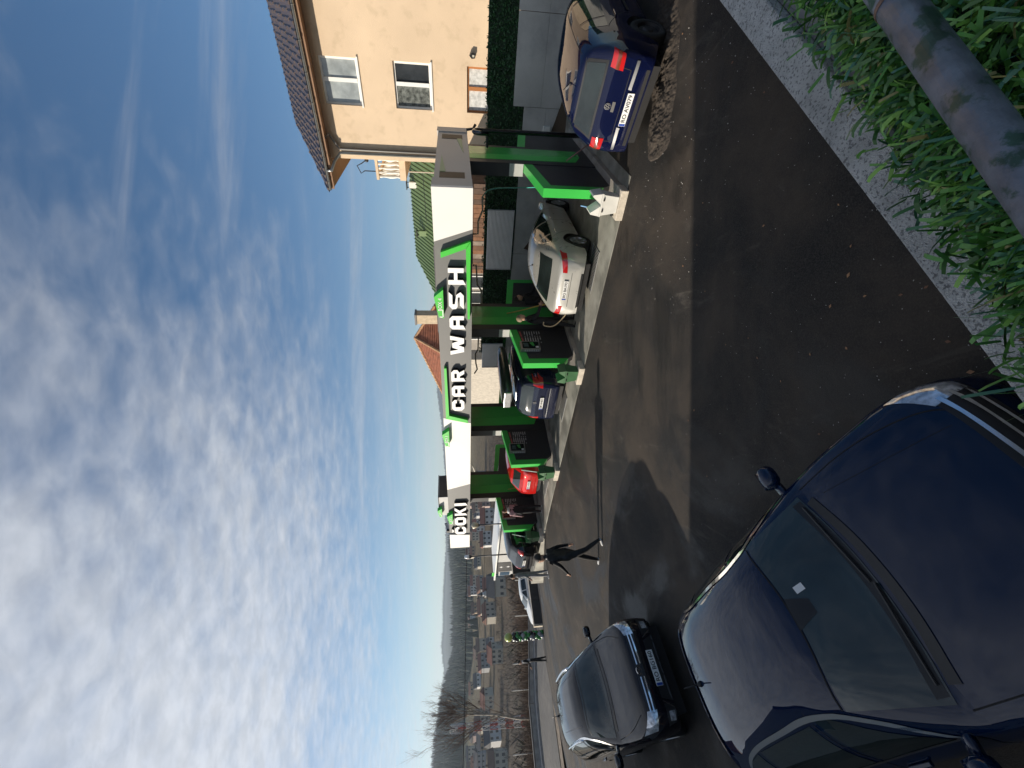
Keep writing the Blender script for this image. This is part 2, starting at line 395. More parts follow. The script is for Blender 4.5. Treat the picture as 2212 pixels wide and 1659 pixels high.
def make_car(name, label, loc, yaw, sp, group=None):
    t = thing(name, label, 'car', loc, 0, group); t.rotation_euler = (0, 0, yaw); POS[t.name] = {}
    if 'pitch' in sp: t.rotation_euler = (sp.get('roll', 0), sp['pitch'], yaw)
    sh = Shell(sp); P = sp['paint']; obj('body', sh.me, P, t, False)
    # glass
    x_wb, x_wt, wbz, wtz = sp['ws']                                       # windshield base/top x and half widths
    f = sp.get('wsbow', 0.10)
    bow = lambda x, hw: [(x + f * (1 - (y / hw) ** 2), y) for y in [hw * k / 6 for k in range(-6, 7)]]
    wsm = sh.patch('T', bow(x_wb, wbz), [(x, y) for x, y in bow(x_wt, wtz)], 22, 12, 0.005)
    wo = wsm.build('windshield', mat('windshield_glass', (.030, .044, .045), .03, 0, .6, .5, var=.45, vscale=1.3), t, False, True)
    G = GLASS()
    for sd, ax in ((1, 'L'), (-1, 'R')):
        for e0, e1 in sp['side']:
            sh.patch(ax, e0, e1, 18, 8, 0.004).build('side_window', G, t, False, True)
        if 'chrome' in sp:
            mb = MB()
            for ln in sp['chrome']: sh.strip(ax, ln, sp.get('chw', 0.025), 60, 0.007, mb)
            mb.build('window_trim', CHR(), t, False)
        for ln in sp.get('seams', []): sh.strip(ax, ln, 0.010, 22, 0.002).build('door_gap', SEAM(), t, False)
        for (x, z) in sp.get('handles', []):
            p, n = sh.hit(ax, x, z); mb = MB(); mb.hexa([(p.x - .1, p.y + sd * a, p.z + b) for a, b in ((0.0, -.016), (.03, -.016), (.03, .016), (0.0, .016))] + [(p.x + .1, p.y + sd * a, p.z + b) for a, b in ((0.0, -.013), (.03, -.013), (.03, .013), (0.0, .013))])
            mb.build('door_handle', sp.get('handle_mat', P), t, False, False, 0.006)
        for ln in sp.get('mould', []): sh.strip(ax, ln, sp.get('mouldw', .06), 20, 0.012).build('side_moulding', BLK(), t, False)
        # mirror
        mx, my, mz = sp['mirror']; mb = MB()
        prof = [(-.02, .55), (.0, .95), (.05, 1.0), (.10, .82), (.13, .4)]
        ringn = 12; vs = []
        for dx, sc in prof:
            for k in range(ringn):
                a = 2 * math.pi * k / ringn; ca, sa = math.cos(a), math.sin(a)
                yy = math.copysign(abs(ca) ** .6, ca) * .105 * sc; zz = math.copysign(abs(sa) ** .6, sa) * .07 * sc
                vs.append((mx + dx - .12 * 0, sd * (my + .12 + yy), mz + zz))
        mb.add(vs, [(i * ringn + k, i * ringn + (k + 1) % ringn, (i + 1) * ringn + (k + 1) % ringn, (i + 1) * ringn + k) for i in range(len(prof) - 1) for k in range(ringn)] + [tuple(range(ringn)), tuple(range((len(prof) - 1) * ringn, len(prof) * ringn))])
        mb.hexa([(mx + .02, sd * (my - .12), mz - .07), (mx + .08, sd * (my - .12), mz - .07), (mx + .08, sd * (my + .06), mz - .04), (mx + .02, sd * (my + .06), mz - .04), (mx + .02, sd * (my - .12), mz - .02), (mx + .08, sd * (my - .12), mz - .02), (mx + .08, sd * (my + .06), mz), (mx + .02, sd * (my + .06), mz)])
        mo = mb.build('mirror', sp.get('mirror_mat', P), t, False, True)
        mb = MB(); mb.add([(mx - .022, sd * (my + .12 + a * .09), mz + b * .055) for a, b in ((-1, -.8), (1, -.8), (1, .9), (-1, .9))], [(0, 1, 2, 3)]); mb.build('mirror_glass', CHR(), mo, False)
        # wheels
    for xc in sp['axles']:
        for sd in (1, -1):
            tm, rm = wheel_mesh(sp['rw'], 0.2, sp['rim']); o = obj('wheel', tm, None if tm.materials else RUB(), t, False, True)
            o.location = (xc, sd * (sp['track']), sp['rw']); o.rotation_euler = (0, 0, 0 if sd > 0 else math.pi)
            r = obj('rim', rm, None if rm.materials else [sp.get('rim_mat') or ALU(), BLK()], o, False)
    ub = MB(); wv = max(p[1] for p in sp['w']); xa, xb = min(p[0] for p in sp['zt']), max(p[0] for p in sp['zt'])
    ub.box(xa + .12, xb - .12, -wv + .26, wv - .26, .17, .62)
    for xc in sp['axles']: pass
    ub.build('underbody', BLK(), t, False)
    for ax, sides in (('F', sp.get('front', [])), ('B', sp.get('rear', [])), ('T', sp.get('top', [])), ('L', sp.get('left', [])), ('R', sp.get('right', []))):
        for nm, mt, e0, e1, nu, nv, off in sides:
            sh.patch(ax, e0, e1, nu, nv, off).build(nm, mt, t, False, True)
    for ax, nm, mt, ln, wd, off in sp.get('strips', []):
        sh.strip(ax, ln, wd, 26, off).build(nm, mt, t, False, True)
    if 'wiper' in sp:
        for y0, x0, y1, x1 in sp['wiper']:
            mb = MB(); p0, n0 = sh.hit('T', x0, y0); p1, n1 = sh.hit('T', x1, y1); pm, nm_ = sh.hit('T', (x0 + x1) / 2, (y0 + y1) / 2); mb.tube([p0 + n0 * .02, pm + nm_ * .025, p1 + n1 * .02], .009, 6); mb.build('wiper', BLK(), t, False)
    if 'antenna' in sp:
        ax_, lean = sp['antenna']; p, n = sh.hit('T', ax_, 0); mb = MB(); mb.lathe([(.03, 0), (.022, .025), (.008, .04)], lambda x, y, z: (p.x + x, p.y + y, p.z + z - .003), 10)
        mb.tube([p + Vector((0, 0, .02)), p + Vector((-lean, 0, .16 if lean < .3 else .1))], .006, 6); mb.build('antenna', BLK(), t, False, True)
    if 'rails' in sp:
        x0, x1, hw, hh = sp['rails']
        for sd in (1, -1):
            pts = []
            for i in range(13):
                u = i / 12; x = lerp(x0, x1, u); p, n = sh.hit('T', x, sd * hw); pts.append(p + Vector((0, 0, hh * min(1, 6 * min(u, 1 - u)) + .002)))
            mb = MB(); mb.tube(pts, .02, 8); mb.build('roof_rail', CHR(), t, False, True)
    if 'emblem' in sp:
        for ax, u, v, r in sp['emblem']:
            p, n = sh.hit(ax, u, v); d = 1 if ax == 'F' else -1; mb = MB(); k = 20
            for ra, rb, h in ((r, r * .84, .01),):
                vs = [(p.x + d * (.006 + (h if q in (1, 2) else 0)), p.y + rr * math.cos(2 * math.pi * j / k), p.z + rr * math.sin(2 * math.pi * j / k)) for q, rr in enumerate((ra, ra * .97, rb, rb)) for j in range(k)]
                mb.add(vs, [(q * k + j, q * k + (j + 1) % k, (q + 1) * k + (j + 1) % k, (q + 1) * k + j) for q in range(3) for j in range(k)])
            def bar(a, b):
                a = Vector(a) * r; b = Vector(b) * r; dd = (b - a).normalized(); nn_ = Vector((-dd.y, dd.x)) * r * .09
                mb.hexa([(p.x + d * .004, p.y + q.x, p.z + q.y) for q in (a - nn_, b - nn_, b + nn_, a + nn_)] + [(p.x + d * .014, p.y + q.x, p.z + q.y) for q in (a - nn_, b - nn_, b + nn_, a + nn_)])
            for sg in (-1, 1):
                bar((sg * .42, .72), (sg * .02, .12)); bar((sg * .72, .42), (sg * .36, -.66)); bar((sg * .36, -.66), (sg * .02, -.02))
            mb.build('emblem', CHR(), t, False)
    for loc_, fc, tx, tl in sp.get('plates', []): plate(t, loc_, fc, tx, tl)
    return t, sh
def sides(*rows): return list(rows)
def hatch(rear_text=None, front_text=None, **kw):
    """compact five-door, about 4.2 m"""
    d = dict(
        zt=[(2.10, .50), (2.085, .60), (2.03, .68), (1.92, .745), (1.5, .865), (1.05, .965), (.86, 1.0), (.70, 1.09), (.25, 1.37), (.0, 1.43), (-.5, 1.465), (-1.0, 1.45), (-1.4, 1.40), (-1.56, 1.36), (-1.62, 1.30), (-1.93, .99), (-2.02, .90), (-2.075, .72), (-2.10, .52)],
        zb=[(2.10, .42), (2.0, .57), (1.8, .66), (1.0, .86), (0, .93), (-1.2, .97), (-1.75, .95), (-1.98, .82), (-2.10, .44)],
        w=[(2.10, .58), (2.05, .70), (1.93, .80), (1.7, .87), (1.2, .893), (0, .90), (-1.2, .893), (-1.7, .87), (-1.98, .79), (-2.06, .70), (-2.10, .60)],
        axles=(1.30, -1.30), R=.37, rw=.315, track=.775, rim=5, ws=(.80, .27, .70, .58), mirror=(.62, .88, 1.0),
        side=[([(.62, .98), (-.02, 1.0)], [(.40, 1.12), (.12, 1.32), (-.02, 1.345)]), ([(-.10, 1.0), (-.92, 1.03)], [(-.10, 1.345), (-.45, 1.365), (-.92, 1.345)]), ([(-.98, 1.035), (-1.38, 1.07)], [(-.98, 1.34), (-1.25, 1.30)])],
        seams=[[(.72, .98), (.70, .5), (.60, .32)], [(-.06, 1.38), (-.06, .3)], [(-.95, .95), (-.93, .75), (-.8, .6), (-.72, .32)], [(.6, .31), (-.72, .31)]],
        handles=[(.08, .86), (-.78, .88)], paint=paint('x', (.1, .1, .1)))
    d.update(kw); return d
navy = paint('navy', (.002, .010, .036), .0, .4)
# near hatchback, nose towards the terrace
def spec_near():
    b = BLK()
    bars = [('F', 'grille_bar', CHR(), [(-.62, z - .0), (0, z), (.62, z)], .013, .012) for z in (.705, .66, .61)]
    d = hatch(paint=navy, chrome=[[(.66, .975), (-.95, 1.02), (-1.30, 1.06), (-1.44, 1.11), (-1.42, 1.20), (-1.25, 1.31), (-.95, 1.365), (-.45, 1.385), (.0, 1.365), (.3, 1.26), (.66, .975)]], chw=.018,
        front=[('grille', b, [(-.66, .58), (0, .575), (.66, .58)], [(-.64, .725), (0, .735), (.64, .725)], 26, 6, .005),
               ('headlight', LMP(), [(.60, .59), (.80, .60)], [(.58, .73), (.80, .76)], 12, 8, .006), ('headlight', LMP(), [(-.60, .59), (-.80, .60)], [(-.58, .73), (-.80, .76)], 12, 8, .006),
               ('air_intake', b, [(-.55, .30), (.55, .30)], [(-.60, .46), (.60, .46)], 20, 5, .004)],
        strips=bars + [('T', 'bonnet_gap', SEAM(), [(.84, .74), (1.4, .74), (1.85, .62), (1.97, .5)], .009, .002), ('T', 'bonnet_gap', SEAM(), [(.84, -.74), (1.4, -.74), (1.85, -.62), (1.97, -.5)], .009, .002),
              ('T', 'bonnet_crease', SEAM(), [(1.0, .60), (1.9, .44)], .004, .001), ('T', 'cowl', b, [(.87, -.62), (.955, -.3), (.975, 0), (.955, .3), (.87, .62)], .07, .007)],
        rear=[('rear_window', GLASS(), [(-.55, 1.02), (.55, 1.02)], [(-.50, 1.27), (.50, 1.27)], 16, 8, .005), ('tail_light', RED(), [(-.78, .8), (-.5, .8)], [(-.78, .95), (-.5, .95)], 8, 6, .006), ('tail_light', RED(), [(.78, .8), (.5, .8)], [(.78, .95), (.5, .95)], 8, 6, .006)],
        top=[('windshield_band', BLK(), [(.80, -.66), (.878, -.3), (.893, 0), (.878, .3), (.80, .66)], [(.735, -.655), (.81, -.3), (.825, 0), (.81, .3), (.735, .655)], 20, 3, .0075), ('sensor_housing', BLK(), [(.355, -.11), (.365, .11)], [(.50, -.05), (.50, .05)], 8, 5, .008), ('windshield_tag', WHITEP(), [(.46, .10), (.455, .15)], [(.52, .11), (.515, .16)], 3, 3, .009), ('roof_edge', SEAM(), [(.255, -.57), (.345, -.3), (.368, 0), (.345, .3), (.255, .57)], [(.245, -.57), (.335, -.3), (.358, 0), (.335, .3), (.245, .57)], 16, 2, .007), ('rear_spoiler', navy, [(-1.46, -.56), (-1.49, 0), (-1.46, .56)], [(-1.60, -.53), (-1.64, 0), (-1.60, .53)], 16, 4, .014)],  # small dark patch added for the rear-view mirror behind the glass
        wiper=[(.60, .80, -.02, .865), (-.04, .885, -.60, .79)], antenna=(-1.34, .07))
    return d
def spec_suv():
    b = BLK(); p = paint('midnight', (.006, .006, .010), .0, .4)
    d = dict(
        zt=[(2.21, .60), (2.19, .74), (2.13, .84), (2.0, .905), (1.6, 1.0), (1.2, 1.075), (1.06, 1.11), (.9, 1.2), (.38, 1.545), (.1, 1.62), (-.5, 1.665), (-1.2, 1.64), (-1.6, 1.585), (-1.74, 1.53), (-1.80, 1.45), (-2.08, 1.1), (-2.15, .98), (-2.2, .8), (-2.21, .62)],
        zb=[(2.21, .50), (2.1, .72), (1.9, .80), (1.0, .98), (0, 1.04), (-1.2, 1.08), (-1.8, 1.07), (-2.1, .95), (-2.21, .52)],
        w=[(2.21, .62), (2.16, .74), (2.03, .83), (1.8, .885), (1.2, .90), (0, .905), (-1.2, .90), (-1.8, .88), (-2.1, .80), (-2.21, .64)],
        axles=(1.32, -1.28), R=.40, rw=.345, track=.79, rim=5, ws=(.98, .42, .72, .60), mirror=(.80, .90, 1.14), sill=.28, paint=p, wsbow=.09,
        side=[([(.82, 1.08), (.02, 1.11)], [(.58, 1.24), (.22, 1.47), (.02, 1.505)]), ([(-.06, 1.11), (-.9, 1.14)], [(-.06, 1.51), (-.45, 1.54), (-.9, 1.52)]), ([(-.98, 1.145), (-1.55, 1.19)], [(-.98, 1.515), (-1.38, 1.46)])],
        chrome=[[(.86, 1.07), (-.9, 1.125), (-1.58, 1.18)], [(-1.58, 1.18), (-1.40, 1.475), (-.9, 1.545), (-.45, 1.56), (.05, 1.53), (.3, 1.47), (.86, 1.07)]], chw=.028,
        seams=[[(.80, 1.05), (.80, .55), (.72, .36)], [(-.02, 1.5), (-.02, .33)], [(-.95, 1.1), (-.93, .8), (-.8, .62), (-.72, .36)]], handles=[(.1, .95), (-.75, .97)],
        front=[('grille', b, [(-.60, .70), (0, .69), (.60, .70)], [(-.58, .82), (0, .83), (.58, .82)], 26, 6, .005),
               ('headlight', LMP(), [(.55, .69), (.80, .72)], [(.55, .83), (.82, .89)], 14, 8, .007), ('headlight', LMP(), [(-.55, .69), (-.80, .72)], [(-.55, .83), (-.82, .89)], 14, 8, .007),
               ('air_intake', b, [(-.50, .32), (.50, .32)], [(-.42, .56), (.42, .56)], 20, 6, .006),
               ('lower_bumper', b, [(-.72, .34), (-.52, .34)], [(-.78, .55), (-.5, .55)], 8, 5, .005), ('lower_bumper', b, [(.72, .34), (.52, .34)], [(.78, .55), (.5, .55)], 8, 5, .005),
               ('fog_light', LMP(), [(.60, .42), (.72, .42)], [(.60, .51), (.72, .51)], 6, 5, .012), ('fog_light', LMP(), [(-.60, .42), (-.72, .42)], [(-.60, .51), (-.72, .51)], 6, 5, .012)],
        strips=[('F', 'grille_bar', CHR(), [(-.57, z), (-.09, z - .004)], .018, .012) for z in (.785, .735)] + [('F', 'grille_bar', CHR(), [(.57, z), (.09, z - .004)], .018, .012) for z in (.785, .735)] +
               [('F', 'bumper_trim', CHR(), [(-.56, .40), (-.46, .555)], .01, .01), ('F', 'bumper_trim', CHR(), [(.56, .40), (.46, .555)], .01, .01)] +
               [('T', 'bonnet_gap', SEAM(), [(1.05, .76), (1.6, .72), (1.98, .56)], .012, .002), ('T', 'bonnet_gap', SEAM(), [(1.05, -.76), (1.6, -.72), (1.98, -.56)], .012, .002),
                ('T', 'cowl', b, [(1.06, -.64), (1.13, -.3), (1.15, 0), (1.13, .3), (1.06, .64)], .06, .006), ('T', 'roof_edge', b, [(.46, -.58), (.53, -.3), (.55, 0), (.53, .3), (.46, .58)], .02, .006),
                ('T', 'roof_rib', b, [(.3, .42), (-.9, .36)], .008, .002), ('T', 'roof_rib', b, [(.3, -.42), (-.9, -.36)], .008, .002)],
        rear=[('rear_window', GLASS(), [(-.6, 1.12), (.6, 1.12)], [(-.55, 1.42), (.55, 1.42)], 16, 8, .005)],
        rails=(.05, -1.5, .60, .05), antenna=(-1.45, .05), emblem=[('F', 0, .76, .075)], plates=[((2.225, 0, .52), 1, 'RO BG160', 0)], mirror_mat=p)
    return d
def spec_golf():
    b = BLK(); p = paint('indigo', (.003, .005, .026), .0, .5)
    gt = mat('smoked_lamp', (.16, .03, .012), .15, 0, .6, 1.0)
    d = hatch(paint=p, nn=4.2, tum=.2,
        zt=[(2.07, .50), (2.05, .62), (1.98, .71), (1.6, .82), (1.1, .92), (.92, .955), (.8, 1.02), (.28, 1.355), (0, 1.41), (-.5, 1.435), (-1.1, 1.42), (-1.55, 1.375), (-1.66, 1.33), (-1.70, 1.27), (-1.93, .98), (-1.98, .90), (-2.03, .66), (-2.07, .58), (-2.075, .42)],
        zb=[(2.07, .42), (1.95, .58), (1.7, .66), (1, .82), (0, .87), (-1.2, .90), (-1.7, .90), (-1.95, .82), (-2.075, .38)],
        w=[(2.07, .60), (2.0, .73), (1.8, .81), (1.4, .85), (0, .868), (-1.2, .865), (-1.7, .85), (-1.93, .80), (-2.03, .74), (-2.075, .64)],
        axles=(1.24, -1.27), rw=.305, R=.355, track=.755, rim='steel', rim_mat=mat('steel_rim', (.05, .05, .052), .5, .6), mirror=(.7, .85, .96), handle_mat=p,
        side=[([(.66, .92), (-.05, .935)], [(.42, 1.06), (.15, 1.28), (-.05, 1.31)]), ([(-.12, .935), (-.88, .95)], [(-.12, 1.315), (-.5, 1.33), (-.82, 1.31)]), ([(-.93, .95), (-1.22, .96)], [(-.90, 1.31), (-1.10, 1.27)])],
        seams=[[(.74, .93), (.72, .5), (.62, .3)], [(-.085, 1.34), (-.085, .28)], [(-1.25, .95), (-1.12, .9), (-.93, .72), (-.82, .55), (-.78, .28)], [(.62, .29), (-.78, .29)]],
        handles=[(.05, .78), (-.92, .80)], mould=[[(.72, .56), (-.06, .56)], [(-.1, .56), (-.80, .56)]], mouldw=.05,
        strips=[('B', 'bumper_moulding', mat('grey_strip', (.11, .115, .12), .4), [(.70, .585), (.30, .60)], .045, .012), ('B', 'bumper_moulding', mat('grey_strip', (.11, .115, .12), .4), [(-.70, .585), (-.30, .60)], .045, .012),
                ('B', 'tailgate_gap', SEAM(), [(-.56, .66), (.56, .66)], .012, .003), ('B', 'tailgate_gap', SEAM(), [(-.60, .98), (-.56, .66)], .01, .003), ('B', 'tailgate_gap', SEAM(), [(.60, .98), (.56, .66)], .01, .003),
                ('B', 'tailgate_handle', BLK(), [(-.08, .775), (.08, .775)], .05, .006), ('B', 'lower_bumper', BLK(), [(-.6, .40), (.6, .40)], .06, .004),
                ('T', 'roof_rib', SEAM(), [(.2, .5), (-1.5, .5)], .01, .002), ('T', 'roof_rib', SEAM(), [(.2, -.5), (-1.5, -.5)], .01, .002)],
        rear=[('rear_window_seal', b, [(-.62, 1.0), (.62, 1.0)], [(-.52, 1.305), (.52, 1.305)], 18, 8, .004), ('rear_window', GLASS(), [(-.57, 1.03), (.57, 1.03)], [(-.48, 1.28), (.48, 1.28)], 16, 8, .008),
              ('tail_light', RED(), [(-.75, .79), (-.53, .78)], [(-.77, .96), (-.55, .97)], 10, 7, .008), ('tail_light', RED(), [(.75, .79), (.53, .78)], [(.77, .96), (.55, .97)], 10, 7, .008),
              ('tail_light_band', gt, [(-.76, .85), (-.535, .845)], [(-.765, .90), (-.54, .90)], 10, 4, .012), ('tail_light_band', gt, [(.76, .85), (.535, .845)], [(.765, .90), (.54, .90)], 10, 4, .012)],
        antenna=(-1.35, .22), emblem=[('B', 0, .87, .055)], plates=[((-2.085, 0, .56), -1, 'RO AV079', 0)])
    return d
def spec_silver(p):
    b = BLK()
    return hatch(paint=p, nn=3.2, tum=.27,
        zt=[(2.33, .46), (2.30, .60), (2.2, .69), (1.7, .82), (1.2, .90), (1.02, .935), (.85, 1.01), (.25, 1.30), (-.1, 1.37), (-.5, 1.39), (-.9, 1.36), (-1.4, 1.24), (-1.9, 1.05), (-2.15, .965), (-2.28, .92), (-2.31, .82), (-2.33, .48)],
        zb=[(2.33, .40), (2.2, .57), (1.9, .67), (1, .83), (0, .88), (-1.2, .92), (-1.9, .90), (-2.2, .80), (-2.33, .42)],
        w=[(2.33, .58), (2.25, .72), (2.05, .83), (1.6, .89), (0, .915), (-1.3, .91), (-1.9, .87), (-2.18, .79), (-2.28, .70), (-2.33, .60)],
        axles=(1.40, -1.34), rw=.33, R=.385, track=.79, rim=6, ws=(.90, .28, .71, .57), mirror=(.72, .88, .97),
        side=[([(.72, .92), (.0, .94)], [(.48, 1.05), (.15, 1.225), (0, 1.255)]), ([(-.08, .94), (-.85, .965)], [(-.08, 1.265), (-.5, 1.275), (-.85, 1.235)]), ([(-.92, .97), (-1.35, 1.0)], [(-.92, 1.225), (-1.12, 1.165)])],
        chrome=[[(.74, .915), (-.85, .955), (-1.4, .995), (-1.14, 1.19), (-.85, 1.26), (-.5, 1.30), (0, 1.285), (.2, 1.25), (.74, .915)]], chw=.02,
        seams=[[(.84, .92), (.82, .5), (.72, .3)], [(-.04, 1.28), (-.04, .28)], [(-1.1, .95), (-1.0, .8), (-.85, .6), (-.78, .3)]], handles=[(.1, .80), (-.80, .83)],
        rear=[('rear_window', GLASS(), [(-.6, 1.045), (.6, 1.045)], [(-.5, 1.25), (.5, 1.25)], 18, 8, .004),
              ('tail_light', RED(), [(-.84, .76), (-.46, .74)], [(-.84, .90), (-.46, .845)], 12, 6, .007), ('tail_light', RED(), [(.84, .76), (.46, .74)], [(.84, .90), (.46, .845)], 12, 6, .007)],
        strips=[('B', 'boot_gap', SEAM(), [(-.47, .62), (.47, .62)], .01, .003), ('B', 'lower_bumper', b, [(-.6, .36), (.6, .36)], .07, .004)],
        antenna=(-.95, .12), plates=[((-2.34, 0, .735), -1, 'RO BA193', 0)])
def spec_van(p):
    b = BLK()
    return hatch(paint=p, nn=4.4, tum=.16,
        zt=[(2.19, .52), (2.16, .68), (2.05, .78), (1.7, .92), (1.4, 1.02), (1.2, 1.09), (.45, 1.52), (.1, 1.60), (-.6, 1.635), (-1.4, 1.61), (-1.85, 1.56), (-1.95, 1.51), (-1.99, 1.44), (-2.12, 1.10), (-2.15, .98), (-2.18, .7), (-2.2, .45)],
        zb=[(2.19, .44), (2.05, .62), (1.8, .72), (1.2, .92), (0, .98), (-1.5, 1.02), (-2.0, 1.0), (-2.12, .9), (-2.2, .42)],
        w=[(2.19, .6), (2.1, .74), (1.9, .83), (1.4, .885), (0, .897), (-1.5, .89), (-1.95, .86), (-2.12, .80), (-2.2, .7)],
        axles=(1.34, -1.34), rw=.32, R=.375, track=.785, rim=5, ws=(1.12, .48, .74, .64), mirror=(.95, .89, 1.08),
        side=[([(1.0, 1.0), (.1, 1.03)], [(.7, 1.2), (.35, 1.42), (.1, 1.46)]), ([(.02, 1.03), (-.85, 1.05)], [(.02, 1.47), (-.4, 1.49), (-.85, 1.48)]), ([(-.92, 1.055), (-1.75, 1.09)], [(-.92, 1.475), (-1.7, 1.43)])],
        seams=[[(.06, 1.5), (.06, .3)], [(-.9, 1.5), (-.88, .7), (-.75, .3)]], handles=[(.15, .9), (-.72, .92)],
        rear=[('rear_window', GLASS(), [(-.66, 1.10), (.66, 1.10)], [(-.62, 1.47), (.62, 1.47)], 16, 8, .005), ('tail_light', RED(), [(-.86, .84), (-.64, .84)], [(-.86, 1.14), (-.70, 1.14)], 8, 8, .008), ('tail_light', RED(), [(.86, .84), (.64, .84)], [(.86, 1.14), (.70, 1.14)], 8, 8, .008)],
        strips=[('B', 'bumper_trim', CHR(), [(-.66, .60), (.66, .60)], .03, .01), ('B', 'tailgate_gap', SEAM(), [(-.63, .66), (.63, .66)], .012, .003)],
        emblem=[('B', 0, 1.03, .05)], plates=[((-2.2, 0, .82), -1, 'SM HH822', 0)], rails=(.1, -1.7, .58, .05))
# ---------------------------------------------------------------- terrain, lot, road
SKYL = [(-400, 985), (300, 960), (700, 950), (848, 947), (918, 957), (991, 962), (1021, 964), (1186, 966), (1236, 962), (1315, 959), (1350, 960), (1389, 956), (1449, 962), (1508, 953), (1600, 938), (1659, 934), (2400, 925)]
MIDL = [(-400, 990), (848, 975), (1000, 976), (1183, 975), (1256, 978), (1315, 981), (1409, 983), (1440, 972), (1508, 958), (1600, 944), (1659, 940), (2400, 930)]
def px_y(th):                                   # picture row of a compass direction at the horizon
    d = Vector((math.sin(th), math.cos(th), 0)); f = d.dot(FWD)
    return 829.5 - FOC * d.dot(RGT) / f if f > 0.05 else (-3000 if th > 0 else 4000)
def h_at(tab, th, R):
    y = px_y(th); x = interp(tab, y); r = ray(x, max(-800, min(2400, y))); hl = math.hypot(r.x, r.y); return CAM_H + r.z / hl * R
def hsh(a, b=0.0):
    v = math.sin(a * 12.9898 + b * 78.233) * 43758.5453; return v - math.floor(v)
def vnoise(x, y):
    ix, iy = math.floor(x), math.floor(y); fx, fy = x - ix, y - iy; fx = fx * fx * (3 - 2 * fx); fy = fy * fy * (3 - 2 * fy)
    return lerp(lerp(hsh(ix, iy), hsh(ix + 1, iy), fx), lerp(hsh(ix, iy + 1), hsh(ix + 1, iy + 1), fx), fy)
ROAD_Z = -1.72
def road_z(d): return ROAD_Z - .16 * (8 - sm(8 - sm(d + 1.5, 2.0), 2.0))
def rz_xy(x, y): return road_z(fr((x, y, 0))[1])
def terrain(X, Y):
    r = math.hypot(X, Y); th = math.atan2(X, Y); s, d, _ = fr((X, Y, 0))
    near = lot_z(X, Y) - 0.25
    if d > 6.55: near = lerp(1.15, -3.0, min(1, max(0, (s - 8.5) / 6)))
    if s > 27.3 and s <= 35.2: near = road_z(d) - .25
    if s > 35.2: near = road_z(d) - 0.15 - min(9.0, (s - 35.2) * 0.24)
    if d > 11 and s > 8: near = lerp(near, -13, min(1, (d - 11) / 35) * min(1, (s - 8) / 10))
    if d < -14 and s < 35: near = lot_z(X, Y) - 0.25
    v = -16 + 2.2 * (vnoise(X / 40, Y / 40) - .5)
    if r < 70: z = near
    elif r < 150: z = lerp(near, v, (r - 70) / 80)
    else: z = v
    if r > 250:
        zA = h_at(MIDL, th, 1300); zB = h_at(SKYL, th, 3600)
        if r < 1300: t = (r - 250) / 1050; z = lerp(v, zA, t ** 1.25)
        elif r < 1700: z = lerp(zA, zA - 25, (r - 1300) / 400)
        elif r < 3600: z = lerp(zA - 25, zB, ((r - 1700) / 1900))
        else: z = zB - (r - 3600) * 0.12
        if r > 320 and r < 3500: z += (vnoise(X / 130, Y / 130) - .5) * min(14, r * .012)
    return z
